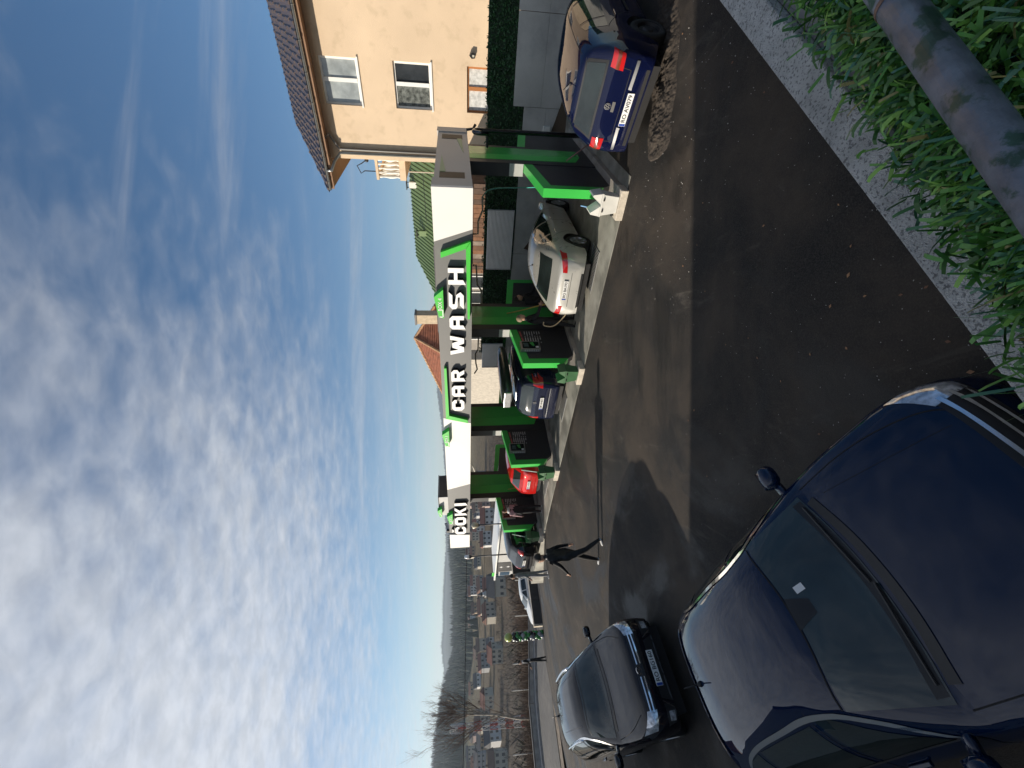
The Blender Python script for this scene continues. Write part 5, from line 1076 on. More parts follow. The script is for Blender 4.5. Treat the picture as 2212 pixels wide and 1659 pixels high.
# service kiosk (air and vacuum) with flat white roof
sk = thing('service_kiosk', 'grey service kiosk with a thin white roof and black sign panel beyond the bays', 'kiosk', FP(27, 7, -1.5)); kg = mat('kiosk_grey', (.42, .42, .41), .6, var=.06, obj='world')
def s_at(x, y, d): return fr(on_d(x, y, d))
a = s_at(1110, 1130, 7.5); b = s_at(1108, 1213, 7.5); c_ = s_at(1076, 1246, 7.5); a0 = s_at(1076, 1085, 7.5); b2 = s_at(1108, 1232, 7.5)
zr = s_at(1078, 1150, 7.5)[2]
MB().fbox(a0[0] - 1.5, b[0], 7.5, 10, -3.2, zr - .05).build('body', kg, sk); MB().fbox(b[0] + .01, b2[0], 7.48, 9.5, -3.2, zr - .06).build('sign_panel', char, sk); MB().fbox(a0[0] - 1.7, c_[0], 7.2, 10.2, zr - .045, zr + .08).build('roof', white, sk)
MB().fbox(b2[0] + .1, b2[0] + .9, 7.5, 8.3, -3.2, zr - .35).build('machine', kg, sk); MB().fbox(b2[0] + .2, b2[0] + .8, 7.47, 7.498, zr - 1.3, zr - .45).build('machine_screen', mat('screen_blue', (.05, .09, .14), .2), sk)
m_ = (b[0] + b2[0]) / 2
for z in (zr - .5, zr - 1.1):
    MB().prism([(m_ - .16, z), (m_ - .05, z - .05), (m_, z - .2), (m_ + .05, z - .05), (m_ + .16, z), (m_ + .05, z + .05), (m_, z + .2), (m_ - .05, z + .05)], ffn(0), 7.465, 7.476).build('pictogram', mat('picto_white', (.7, .7, .7), .5), sk)
MB().fbox(b2[0] - .5, b2[0] + .2, 7.19, 7.21, zr + .082, zr + .30).build('green_tab', gb, sk)
# white marker posts behind the parapet
for q, (s, d) in enumerate(((35.6, 4.1), (36.0, 2.5), (36.4, .85), (37.0, -.77), (38.4, -4.4), (35.5, 7.0))):
    t = thing('marker_post', 'thin white post behind the parapet, %s from the left' % ['fifth', 'fourth', 'third', 'second', 'first', 'sixth'][q], 'post', FP(s, d, ROAD_Z - .6), 0, 'white posts behind the parapet'); p = FP(s, d, 0)
    MB().tube([(p.x, p.y, terrain(p.x, p.y) - .1), (p.x + .05, p.y, road_z(d) + 1.6)], .035, 6).build('shaft', mat('post_white', (.62, .60, .55), .6), t); MB().tube([(p.x + .05, p.y, road_z(d) + 1.6), (p.x + .06, p.y, road_z(d) + 1.65)], .05, 6).build('cap', mat('post_cap', (.25, .25, .25), .6), t)
# ---------------------------------------------------------------- bare trees
bark = mat('bare_bark', (.12, .085, .062), .9, var=.3, vscale=3); birch = mat('birch_bark', (.30, .26, .21), .85, var=.5, vscale=4); twm = mat('twig_brown', (.13, .082, .058), .9)
def bare_tree(h, seed, spread=.55, lev=5, dens=1.0, trunk_r=None, up=.25):
    rnd = random.Random(seed); tr = MB(); tw = MB(); tr_r = trunk_r or h * .014
    def grow(p, d, l, r, k):
        n = 3; pts = [p]; q = p.copy(); dd = d.copy()
        for i in range(n):
            dd = (dd + Vector((rnd.uniform(-1, 1), rnd.uniform(-1, 1), rnd.uniform(-.4, 1) * up)) * .16).normalized(); q = q + dd * l / n; pts.append(q.copy())
        (tr if k <= 1 else tw).tube(pts, r, 6 if k == 0 else 3, False, r2=r * .6)
        if k >= lev: return
        nb = int(rnd.randint(3, 5) * dens) if k else int(9 * dens)
        for j in range(max(2, nb)):
            u = rnd.uniform(.3 if k == 0 else .2, 1.0); i = min(n - 1, int(u * n)); b = pts[i].lerp(pts[i + 1], u * n - i); az = rnd.uniform(0, 6.283); t = pts[i + 1] - pts[i]; t.normalize()
            sd = t.cross(Vector((math.cos(az), math.sin(az), .3))).normalized(); nd = (t * (1 - spread) + sd * spread + Vector((0, 0, up))).normalized()
            grow(b, nd, l * rnd.uniform(.42, .66) * (1.0 if k else (1.25 - .6 * u)), r * .45, k + 1)
    grow(Vector((0, 0, -.3)), Vector((0, 0, 1)), h * .8, tr_r, 0); return tr.mesh('trunk'), tw.mesh('crown')
def tree_thing(name, lab, p, meshes, mats_, sc=1.0, rot=0.0, group=None):
    t = thing(name, lab, 'tree', p, 0, group); t.rotation_euler = (0, 0, rot); t.scale = (sc, sc, sc)
    for nm, me, m2 in zip(('trunk', 'crown'), meshes, mats_):
        o = bpy.data.objects.new(nm, me); COL.objects.link(o); o.parent = t
        if not me.materials: me.materials.append(m2)
bp_ = FP(37.8, -2.54, 0); bz = terrain(bp_.x, bp_.y)
tree_thing('birch_tree', 'tall bare birch with pale trunk behind the parapet at the far left', (bp_.x, bp_.y, bz), bare_tree((ROAD_Z + 8.9 - bz) * .80, 5, .40, 5, 1.25, .10, .38), (birch, twm))
variants = [bare_tree(6.5, 21 + q, .45, 4, 1.0, .07, .35) for q in range(4)]
rnd = random.Random(4); spots = []
for k in range(74):
    y = rnd.uniform(1015, 1690); s = rnd.uniform(37.5, 78); th = math.atan2((829.5 - y) / FOC, 1.0)
    # direction of that picture row meets the line s = const
    d2 = Vector((math.sin(th), math.cos(th), 0)); tt = (FP(s, 0) - Vector((0, 0, 0))).dot(E_) / d2.dot(E_)
    p = d2 * tt
    if p.length > 135 or p.y < 5: continue
    if (p - bp_).length < 3: continue
    spots.append((y, p))
spots.sort(key=lambda q: -q[0])
for k, (y, p) in enumerate(spots):
    zt_ = CAM_H - p.length * (78 + 20 * rnd.random()) / FOC; z0_ = terrain(p.x, p.y); sc_ = max(.25, min(1.1, (zt_ - z0_) / 7.6))
    tree_thing('bare_tree', 'bare brown tree on the bank below the road, %s from the left' % ordinal(k + 1), (p.x, p.y, terrain(p.x, p.y)), variants[k % 4], (bark, twm), sc_, rnd.uniform(0, 6), 'bare trees on the bank below the road')
def thicket():
    mb = MB(); r_ = random.Random(9)
    for k in range(34000):
        y = r_.uniform(1000, 1720); s = 36.2 + abs(r_.gauss(0, 15)); th = math.atan2((829.5 - y) / FOC, 1.0); d2 = Vector((math.sin(th), math.cos(th), 0)); tt = FP(s, 0).dot(E_) / d2.dot(E_); p = d2 * tt
        if p.length > 130 or p.y < 3: continue
        z = terrain(p.x, p.y); h = min(r_.uniform(.8, 3.6), max(.3, CAM_H - p.length * r_.uniform(88, 125) / FOC - z)); w = Vector((r_.uniform(-1, 1), r_.uniform(-1, 1), 0)).normalized() * .018; tip = Vector((p.x + r_.uniform(-.5, .5), p.y + r_.uniform(-.5, .5), z + h)); b = Vector((p.x, p.y, z - .1)); m_ = b.lerp(tip, .5) + Vector((r_.uniform(-.1, .1), 0, 0))
        mb.add([b - w, b + w, m_ + w * .7, m_ - w * .7, tip], [(0, 1, 2, 3), (3, 2, 4)])
        for q in range(2):
            c = b.lerp(tip, r_.uniform(.4, .8)); e = c + Vector((r_.uniform(-.5, .5), r_.uniform(-.5, .5), r_.uniform(.2, .6))); mb.add([c - w * .5, c + w * .5, e], [(0, 1, 2)])
    o = mb.build('thicket', mat('thicket_twigs', (.115, .075, .05), .9, var=.35, vscale=.4, obj='world')); tag(o, 'brown leafless scrub covering the bank beyond the road', 'scrub', kind='stuff')
thicket()
# ---------------------------------------------------------------- valley: forest, village, minaret, mast, wires
def forest():
    mb = MB(); r_ = random.Random(2); n = 0
    while n < 9000:
        th = math.radians(r_.uniform(-50, 24)); R = 430 + 950 * r_.random() ** 1.1; X, Y = R * math.sin(th), R * math.cos(th)
        dn = vnoise(X / 90 + 3, Y / 90) * .7 + vnoise(X / 35, Y / 35 + 9) * .3
        if dn < lerp(.56, .22, min(1, max(0, (R - 430) / 240))): continue
        z = terrain(X, Y); h = r_.uniform(8, 15) * (.8 + .4 * dn); w = h * r_.uniform(.16, .24); a = r_.uniform(0, 6)
        k = 5; vs = [(X + w * math.cos(a + 6.283 * j / k), Y + w * math.sin(a + 6.283 * j / k), z + h * .08) for j in range(k)] + [(X, Y, z + h)]
        mb.add(vs, [(j, (j + 1) % k, k) for j in range(k)]); n += 1
    # crest line trees of the far ridge
    for q in range(1500):
        th = math.radians(-50 + 74 * q / 1500 + r_.uniform(-.02, .02)); R = 3560; X, Y = R * math.sin(th), R * math.cos(th); z = terrain(X, Y); h = r_.uniform(8, 22); w = 7
        mb.add([(X - w, Y, z - 6), (X + w, Y, z - 6), (X, Y + w, z - 6), (X, Y, z + h)], [(0, 1, 3), (1, 2, 3), (2, 0, 3)])
    o = mb.build('forest', mat('conifer_green', (.022, .036, .022), .95, var=.5, vscale=.02, obj='world')); tag(o, 'dark conifer forest covering the hills across the valley', 'forest', kind='stuff')
forest()
wallc = [('white', (.50, .49, .47)), ('cream', (.40, .36, .29)), ('grey', (.26, .26, .26)), ('ochre', (.32, .24, .16)), ('pinkish', (.34, .25, .22))]; roofc = [('red', (.15, .055, .038)), ('brown', (.09, .055, .04)), ('dark grey', (.06, .06, .065)), ('rust', (.17, .075, .045))]
wm_ = [mat('far_wall_' + a, b, .9) for a, b in wallc]; rm_ = [mat('far_roof_' + a.replace(' ', '_'), b, .85, var=.15) for a, b in roofc]; wn_ = mat('far_window', (.05, .055, .06), .2)
def far_house(p, w, l, h, rh, rot, wi, ri, lab):
    t = thing('village_house', lab, 'house', p, 0, 'houses of the village in the valley'); t.rotation_euler = (0, 0, rot); POS[t.name] = {}
    MB().box(-l / 2, l / 2, -w / 2, w / 2, -3, h).build('wall', wm_[wi], t, False); ov = .5
    MB().prism([(-w / 2 - ov, h - .1), (0, h + rh), (w / 2 + ov, h - .1)], lambda u, v, q: (q, u, v), -l / 2 - ov, l / 2 + ov).build('roof', rm_[ri], t, False)
    for fl in range(max(1, int(h / 2.8))):
        for k in range(3):
            x = -l / 2 + l * (k + .5) / 3
            for sy in (-1, 1): MB().box(x - .55, x + .55, sy * (w / 2 + .03) - .02, sy * (w / 2 + .03) + .02, 1 + fl * 2.8, 2.4 + fl * 2.8).build('window', wn_, t, False)
    for k in range(2): MB().box(-l / 2 - .05, -l / 2 - .01, -w * .25 + k * w * .5 - .5, -w * .25 + k * w * .5 + .5, h - 1.9, h - .6).build('window', wn_, t, False)
    MB().box(l * .2 - .35, l * .2 + .35, -.3, .3, h + rh * .6, h + rh + .9).build('chimney', rm_[1], t, False)
r_ = random.Random(8); hs = []
for k in range(400):
    if len(hs) >= 48: break
    y = r_.uniform(1025, 1655); R = r_.uniform(250, 430) if k % 3 else r_.uniform(380, 560); th = math.atan((829.5 - y) / FOC); X, Y = R * math.sin(th), R * math.cos(th)
    if any((X - a) ** 2 + (Y - b) ** 2 < 14 ** 2 for _, a, b in hs): continue
    hs.append((y, X, Y))
hs.sort(key=lambda q: -q[0])
for k, (y, X, Y) in enumerate(hs):
    wi, ri = r_.randrange(5) if k % 2 else r_.randrange(2), r_.randrange(4); big = 1.0 if k % 9 else 1.3
    far_house((X, Y, terrain(X, Y)), r_.uniform(6, 8) * big, r_.uniform(7, 10) * big, r_.choice((3.0, 5.2, 5.6, 6.0)), r_.uniform(1.8, 3.0), math.atan2(Y, X) + math.pi / 2 + r_.uniform(-.7, .7), wi, ri, '%s village house with %s roof in the valley, %s from the left' % (wallc[wi][0], roofc[ri][0], ordinal(k + 1)))
def valley_scrub():
    mb = MB(); q_ = random.Random(77)
    for k in range(7500):
        th = math.radians(q_.uniform(-48, 8)); R = 62 + 470 * q_.random() ** 1.5; X, Y = R * math.sin(th), R * math.cos(th); s, d, _ = fr((X, Y, 0))
        if s < 20 and d < 25: continue
        if vnoise(X / 22, Y / 22) < .34: continue
        z = terrain(X, Y); h = min(q_.uniform(2.0, 6.5), max(1.0, CAM_H - R * 60 / FOC - z)); w = h * q_.uniform(.30, .5); mb.cur = q_.choices((0, 1, 2), (6, 3, 1))[0]
        for j in range(22):
            a = q_.uniform(0, 6.283); u = q_.random(); rr = w * (1 - .6 * u) * q_.random(); c = Vector((X + rr * math.cos(a), Y + rr * math.sin(a), z + h * (.15 + .8 * u))); l = h * q_.uniform(.10, .22); dv = Vector((math.cos(a) * .6, math.sin(a) * .6, q_.uniform(.5, 1.2))).normalized() * l; sd = dv.cross(Vector((q_.uniform(-1, 1), q_.uniform(-1, 1), .1))).normalized() * l * q_.uniform(.03, .08)
            mb.add([c - dv, c + sd, c + dv, c - sd], [(0, 1, 2, 3)])
    o = mb.build('valley_scrub', [mat('scrub_brown', (.085, .060, .045), .95, var=.35, vscale=.05, obj='world'), mat('scrub_grey', (.11, .095, .08), .95, var=.3, vscale=.05, obj='world'), mat('scrub_green', (.03, .042, .022), .95)]); tag(o, 'leafless orchard and scrub spread between the village houses', 'scrub', kind='stuff')
valley_scrub()
# mosque with minaret
P = at_Y(1075, 1281, 215); P.z = terrain(P.x, P.y); t_ = thing('minaret', 'slim white minaret with a pointed dark spire in the village', 'minaret', P); top = at_Y(1031, 1281, 215).z; h = top - P.z
MB().lathe([(1.1, -2), (1.1, h * .62), (1.5, h * .64), (1.5, h * .68), (.95, h * .69), (.9, h * .80)], n=12).build('shaft', wm_[0], t_, False, True); MB().lathe([(1.15, h * .8), (.6, h * .9), (.05, h)], n=12).build('spire', rm_[2], t_, False, True)
MB().lathe([(1.52, h * .682), (1.55, h * .70)], n=12, close=False).build('balcony', wm_[0], t_, False)
P = at_Y(1098, 1262, 190); P.z = terrain(P.x, P.y)
far_house((P.x, P.y, P.z), 7, 8, 5, 3.4, math.atan2(P.y, P.x) + 1.3, 1, 2, 'large cream house with steep dark roof beside the minaret')
# lattice mast behind the birch
P = at_Y(1150, 1555, 46); P.z = terrain(P.x, P.y); top = at_Y(972, 1565, 46).z; t_ = thing('lattice_mast', 'red and white lattice mast rising behind the bare birch', 'mast', P); h = top - P.z
mr_ = [mat('mast_red', (.30, .05, .04), .6), mat('mast_white', (.55, .54, .52), .6)]; n = 14
for q in range(n):
    z0, z1 = h * q / n, h * (q + 1) / n; w0, w1 = lerp(.42, .22, q / n), lerp(.42, .22, (q + 1) / n); mb = MB(); cs = [(-1, -1), (1, -1), (1, 1), (-1, 1)]
    for i, (a, b) in enumerate(cs):
        c, d = cs[(i + 1) % 4]; mb.tube([(a * w0, b * w0, z0), (a * w1, b * w1, z1)], .05, 4); mb.tube([(a * w0, b * w0, z0), (c * w1, d * w1, z1)], .025, 3); mb.tube([(a * w1, b * w1, z1), (c * w1, d * w1, z1)], .025, 3)
    o = mb.build('mast_section', mr_[q % 2], t_, False)
for q in range(3): a = 2.09 * q; MB().box((.4 * math.cos(a) - .08), .4 * math.cos(a) + .08, .4 * math.sin(a) - .08, .4 * math.sin(a) + .08, h - 1.6, h - .1).build('aerial_panel', mr_[1], t_, False)
def wire(lab, pts, r):
    tag(MB().tube(pts, r, 4, False).build('overhead_cable', mat('cable_black', (.01, .01, .011), .6)), lab, 'cable', 'overhead cables across the valley')
wire('thick black overhead cable crossing in front of the hills', [at_Y(lerp(1009, 998, k / 12) + 1.5 * math.sin(math.pi * k / 12), lerp(1100, 1760, k / 12), lerp(36, 30, k / 12)) for k in range(13)], .028)
wire('thin overhead cable below the thick one, in front of the village', [at_Y(lerp(1047, 1040, k / 12) + 2 * math.sin(math.pi * k / 12), lerp(1080, 1760, k / 12), lerp(60, 52, k / 12)) for k in range(13)], .02)
# ---------------------------------------------------------------- haze in the valley air
hz = MB(); hz.box(-5600, 5600, -5600, 5600, -24, 300); ho = hz.build('haze', None)
hm_ = bpy.data.materials.new('haze_air'); hm_.use_nodes = True; t = hm_.node_tree; t.nodes.clear(); o_ = N(t, 'ShaderNodeOutputMaterial'); pv = N(t, 'ShaderNodeVolumePrincipled'); pv.inputs['Density'].default_value = HAZE; pv.inputs['Color'].default_value = (.74, .86, 1.0, 1); pv.inputs['Anisotropy'].default_value = 0.2; L(t, pv, 0, o_, 'Volume')
ho.data.materials.append(hm_); tag(ho, 'thin bluish haze filling the valley air', 'haze', kind='stuff')
# ---------------------------------------------------------------- cars in place
def place(name, lab, spec, x, y, deg, dz=0.0, tilt=True, z=None, group=None):
    zz = lot_z(x, y) if z is None else z
    a = math.radians(deg); f = Vector((math.cos(a), math.sin(a)))
    if tilt and z is None:
        p = math.atan((lot_z(x + f.x, y + f.y) - lot_z(x - f.x, y - f.y)) / 2); r = math.atan((lot_z(x - f.y, y + f.x) - lot_z(x + f.y, y - f.x)) / 2); spec['pitch'] = -p; spec['roll'] = r
    return make_car(name, lab, (x, y, zz + .004 + dz), a, spec, group)
place('parked_hatchback', 'dark navy hatchback nearest the camera, chrome barred grille by the terrace kerb', spec_near(), -1.99, 3.20, -41.0)
place('parked_suv', 'black compact SUV with chrome roof rails facing the camera, plate RO BG160', spec_suv(), -6.42, 8.46, -44.5)
place('parked_hatchback', 'dark blue older hatchback with steel wheels at the right, plate RO AV079', spec_golf(), 6.35, 7.81, 29.2)
silver = paint('silver', (.54, .53, .49), .4, .32)
place('silver_car', 'silver saloon being washed in the bay below WASH, plate RO BA193', spec_silver(silver), 3.86, 12.10, 48.2, z=0.0)
vb = paint('van_blue', (.008, .011, .03), .0, .4); vs_ = spec_van(vb)
cv, shv = place('people_carrier', 'dark blue people carrier with a roof box in the middle wash bay', vs_, FP(6.62, 2.88).x, FP(6.62, 2.88).y, 46.0, z=0.0)
rx = thing('roof_box_carrier', 'long dark roof box strapped on the blue people carrier', 'roof box', (FP(6.62, 2.88).x, FP(6.62, 2.88).y, 1.70), math.radians(46.0)); POS[rx.name] = {}
def rbx(x0, x1, hw, z0, z1, name, m_):
    n = 10; prof = [(x0, .55), (x0 + .05, .8), (x0 + .2, .97), (x0 + .6, 1.0), (x1 - .8, 1.0), (x1 - .3, .85), (x1 - .08, .55), (x1, .3)]; vs = []
    for x, k in prof:
        for j in range(12):
            a = 2 * math.pi * j / 12; ca, sa = math.cos(a), math.sin(a); vs.append((x, math.copysign(abs(ca) ** .5, ca) * hw * k, lerp(z0, z1, .5 + .5 * math.copysign(abs(sa) ** .5, sa) * k)))
    MB().add(vs, [(i * 12 + j, i * 12 + (j + 1) % 12, (i + 1) * 12 + (j + 1) % 12, (i + 1) * 12 + j) for i in range(len(prof) - 1) for j in range(12)] + [tuple(range(12))[::-1], tuple(range(len(prof) * 12 - 12, len(prof) * 12))]).build(name, m_, rx, False, True)
rbx(-2.0, .5, .42, .02, .36, 'shell', mat('roofbox_green', (.035, .045, .038), .3, 0, .5, .6)); MB().box(-2.03, -1.985, -.33, .33, .07, .30).build('end_cap', ALU(), rx, False, bevel=.02)
for x in (-1.5, 0.0): MB().box(x - .03, x + .03, -.58, .58, -.03, .018).build('cross_bar', ALU(), rx, False)
def small(p, text, **kw):
    b = BLK(); d = hatch(paint=p, rear=[('rear_window', GLASS(), [(-.55, 1.02), (.55, 1.02)], [(-.50, 1.27), (.50, 1.27)], 14, 8, .005), ('tail_light', RED(), [(-.79, .78), (-.58, .78)], [(-.79, 1.0), (-.62, 1.0)], 8, 6, .008), ('tail_light', RED(), [(.79, .78), (.58, .78)], [(.79, 1.0), (.62, 1.0)], 8, 6, .008)],
        front=[('headlight', LMP(), [(.55, .57), (.78, .60)], [(.55, .70), (.80, .76)], 8, 6, .006), ('headlight', LMP(), [(-.55, .57), (-.78, .60)], [(-.55, .70), (-.80, .76)], 8, 6, .006), ('grille', b, [(-.4, .56), (.4, .56)], [(-.42, .66), (.42, .66)], 10, 4, .006), ('air_intake', b, [(-.5, .3), (.5, .3)], [(-.5, .44), (.5, .44)], 10, 4, .006)],
        strips=[('B', 'tailgate_gap', SEAM(), [(-.56, .62), (.56, .62)], .012, .003)], plates=[((-2.11, 0, .70), -1, text, 0)] if text else []); d.update(kw); return d
redp = paint('red', (.42, .012, .010), .1, .3)
place('red_car', 'small red hatchback in the wash bay left of the people carrier', small(redp, 'RO AZ052', axles=(1.22, -1.24)), *(lambda p: (p.x, p.y))(FP(11.65, 3.1)), 47.2, z=0.0)
place('black_car', 'black car with red tail lamps in the leftmost wash bay', small(paint('black', (.006, .006, .008), .0, .4), 'RO AE410', rim=10), *(lambda p: (p.x, p.y))(FP(15.5, 1.68)), 47.2, z=0.0)
place('white_car', 'white hatchback driving on the road beyond the low wall', small(paint('white', (.70, .70, .68), 0, .3), None), *(lambda p: (p.x, p.y))(FP(32.4, 4.6)), 47.2 + 180, z=road_z(4.6) + .05)
# ---------------------------------------------------------------- people
skin_m = mat('skin', (.42, .24, .16), .6); hairm = mat('hair_dark', (.02, .014, .010), .7)
def person(lab, loc, yaw, H=1.76, legs=((0, 0), (0, 0)), arms=((0, 0, .12), (0, 0, .12)), lean=0.0, cloth=None, hood=False, head_turn=0.0, group=None, fingers=True):
    """facing +x; legs ((hip, knee) left,right), arms ((swing, elbow, out)) in radians, positive = forwards"""
    k = H / 1.76; V = []; R = []; Ed = []; Tg = []
    def v(p, r, par=None, tag_='torso'):
        V.append(Vector(p) * k); R.append(r * k); i = len(V) - 1
        if par is not None: Ed.append((par, i)); Tg.append(tag_)
        return i
    sl, cl = math.sin(lean), math.cos(lean); hip = Vector((0, 0, .93))
    drop = min(.93 - (.46 * math.cos(a) + .45 * math.cos(a - b)) for a, b in legs)
    hz_ = .93 - max(0, min(drop, .3)) if any(a or b for a, b in legs) else .93; base = Vector((0, 0, hz_))
    up = Vector((sl, 0, cl))
    pel = v(base, .135); wst = v(base + up * .18, .125, pel); ch = v(base + up * .38, .150, wst); nb = v(base + up * .52, .085, ch); nk = v(base + up * .58, .052, nb, 'neck')
    hc = base + up * .66 + Vector((.025, 0, 0)); h1 = v(hc, .080, nk, 'head'); h2 = v(hc + Vector((.005, 0, .075)), .098, h1, 'head'); h3 = v(hc + Vector((-.015, 0, .145)), .070, h2, 'head')
    fx, fy = math.cos(head_turn), math.sin(head_turn)
    v(hc + Vector((.108 * fx, .108 * fy, .035)), .014, h2, 'head'); v(hc + Vector((.085 * fx, .085 * fy, -.035)), .025, h1, 'head')
    for sd in (1, -1): v(hc + Vector((-.095 * fy * sd - .01, .095 * sd * fx, .05)), .016, h2, 'head')
    for sd, (hp, kn) in zip((1, -1), legs):
        a = v(base + Vector((0, .095 * sd, -.05)), .098, pel, 'leg'); kp = base + Vector((math.sin(hp) * .44, .10 * sd, -.05 - math.cos(hp) * .42)); b = v(kp, .068, a, 'leg')
        an = kp + Vector((math.sin(hp - kn) * .40, 0, -math.cos(hp - kn) * .40)); m_ = v(kp.lerp(an, .35), .066, b, 'leg'); c = v(an, .045, m_, 'leg'); hl = v(an + Vector((-.03, 0, -.045)), .042, c, 'shoe'); tilt = min(0.5, max(0, kn - hp)) * .12
        v(an + Vector((.16, .015 * sd, -.055 - tilt)), .036, hl, 'shoe')
    hands = []
    for sd, (sw, el, out) in zip((1, -1), arms):
        sh = base + up * .47 + Vector((0, .175 * sd, 0)); a = v(sh, .066, ch, 'arm'); e = sh + Vector((math.sin(sw) * .29, sd * math.sin(out) * .29, -math.cos(sw) * math.cos(out) * .29)); b = v(e, .050, a, 'arm')
        w = e + Vector((math.sin(sw + el) * .25, sd * math.sin(out * .4) * .12, -math.cos(sw + el) * .25)); c = v(w, .034, b, 'arm'); fd = (w - e).normalized(); pm = v(w + fd * .075, .032, c, 'hand'); sdv = Vector((-fd.z, 0, fd.x)).normalized() if abs(fd.z) > .2 else Vector((0, 0, 1))
        if fingers:
            for q, ln in enumerate((.075, .085, .08, .06)):
                bq = w + fd * .085 + sdv * (.024 - .016 * q); i = v(bq + fd * ln * .55 - Vector((0, sd * .012, 0)), .0095, pm, 'hand'); v(bq + fd * ln - Vector((0, sd * .03, 0)), .008, i, 'hand')
            i = v(w + fd * .04 + sdv * .042, .011, pm, 'hand'); v(w + fd * .085 + sdv * .055 - Vector((0, sd * .015, 0)), .009, i, 'hand')
        hands.append(w + fd * .09)
    me = bpy.data.meshes.new('figure'); me.from_pydata(V, Ed, []); me.update(); o = bpy.data.objects.new('figure', me); COL.objects.link(o)
    md = o.modifiers.new('skin', 'SKIN'); md.use_smooth_shade = True
    for q, sv in enumerate(me.skin_vertices[0].data): sv.radius = (R[q], R[q] * (1.0 if q not in (pel, wst, ch) else 1.0)); sv.use_root = q == pel
    ss = o.modifiers.new('sub', 'SUBSURF'); ss.levels = 2; ss.render_levels = 2
    dg = bpy.context.evaluated_depsgraph_get(); out = bpy.data.meshes.new_from_object(o.evaluated_get(dg)); bpy.data.objects.remove(o)
    for vv in out.vertices:                                                        # torso a little wider than deep
        z = vv.co.z / k
        if hz_ - .02 < z < hz_ + .5 and abs(vv.co.y) < .19 * k: vv.co.y *= 1.32; vv.co.x = (vv.co.x - (z - hz_) * sl * k) * .86 + (z - hz_) * sl * k
    mats_ = [cloth['top'], cloth['legs'], cloth.get('shoes', BLK()), skin_m, cloth.get('sleeve', cloth['top'])]; idx = dict(torso=0, leg=1, shoe=2, head=3, hand=3, neck=3, arm=4)
    segs = [(V[a], V[b], g, max(R[a], R[b])) for (a, b), g in zip(Ed, Tg)]
    for p in out.polygons:
        c = p.center; best = None
        for a, b, g, rr in segs:
            ab = b - a; tt = max(0, min(1, (c - a).dot(ab) / max(1e-9, ab.length_squared))); dd = (c - (a + ab * tt)).length / (rr + .01)
            if best is None or dd < best[0]: best = (dd, g)
        p.material_index = idx[best[1]]; p.use_smooth = True
    t = thing('person', lab, 'person', loc, 0, group); t.rotation_euler = (0, 0, yaw); POS[t.name] = {}
    obj('body', out, mats_, t, False)
    hp_ = (hc + Vector((-.015, 0, .075))) * k
    hb_ = MB(); n_, m2 = 12, 8; vs = []
    for i in range(m2 + 1):
        ph = math.pi * .62 * i / m2
        for j in range(n_):
            th = 2 * math.pi * j / n_; front = max(0, math.cos(th - head_turn)); pp = ph * (1 - .45 * front); rr = .112 + .006 * hsh(i, j); vs.append(hp_ + Vector((math.cos(th) * math.sin(pp), math.sin(th) * math.sin(pp) * .88, math.cos(pp))) * rr * k)
    hb_.add(vs, [(i * n_ + j, i * n_ + (j + 1) % n_, (i + 1) * n_ + (j + 1) % n_, (i + 1) * n_ + j) for i in range(m2) for j in range(n_)]); hb_.build('hair', cloth.get('hair', hairm), t, False, True)
    for sd in (1, -1): MB().sphere((hc + Vector((.088 * fx - .033 * sd * fy, .088 * fy + .033 * sd * fx, .062))) * k, .011 * k, 6, 4).build('eye', BLK(), t, False)
    MB().box(.080 * k + hc.x * k - .01, hc.x * k + .096 * k, -.022 * k, .022 * k, (hc.z + .0) * k, (hc.z + .008) * k).build('mouth', mat('lips', (.30, .12, .10), .6), t, False) if not head_turn else None
    def torso_band(name, z0, z1, m_, grow=1.1):
        pass
    if hood:
        MB().lathe([(.075 * k, (hz_ + .50) * k), (.125 * k, (hz_ + .52) * k), (.135 * k, (hz_ + .57) * k), (.10 * k, (hz_ + .62) * k), (.08 * k, (hz_ + .60) * k)], lambda x, y, z: (x + sl * .5 * k - .02, y, z), 14, False).build('hood', cloth['hood'], t, False, True)
    return t, hands
CB = mat('cloth_black', (.012, .012, .013), .85, var=.3, vscale=12); CB2 = mat('cloth_black_shiny', (.014, .014, .015), .45, var=.3, vscale=10); SHW = mat('shoe_white', (.5, .5, .5), .6, var=.2); GRY = mat('cloth_grey', (.22, .23, .235), .9, var=.12, vscale=10)
p = on_lot(1297, 1192)
person('man in black walking left across the sunlit tarmac, white trainers', (p.x, p.y, lot_z(p.x, p.y) + .004), math.radians(168), 1.80, ((-.36, .30), (.40, .12)), ((.50, .35, .15), (-.42, .30, .12)), .07, dict(top=CB2, legs=CB, shoes=SHW, sleeve=CB))
p = on_lot(1184, 1238)
person('person in grey tracksuit standing beside the low black board', (p.x, p.y, lot_z(p.x, p.y) + .004), math.radians(190), 1.66, ((.10, .05), (-.08, .03)), ((-.15, .75, .25), (-.10, .70, .25)), .03, dict(top=GRY, legs=mat('cloth_pale', (.30, .30, .30), .9, var=.1), shoes=SHW))
p = on_lot(1180, 1423)
person('person in dark jacket with white band standing at the roadside', (p.x, p.y, lot_z(p.x, p.y) + .004), math.radians(215), 1.76, ((.12, .04), (-.10, .03)), ((.25, .9, .2), (.2, .9, .2)), .05, dict(top=mat('jacket_white_band', (.45, .45, .47), .8), legs=CB, sleeve=CB, shoes=BLK()))
q = FP(13.2, .85)
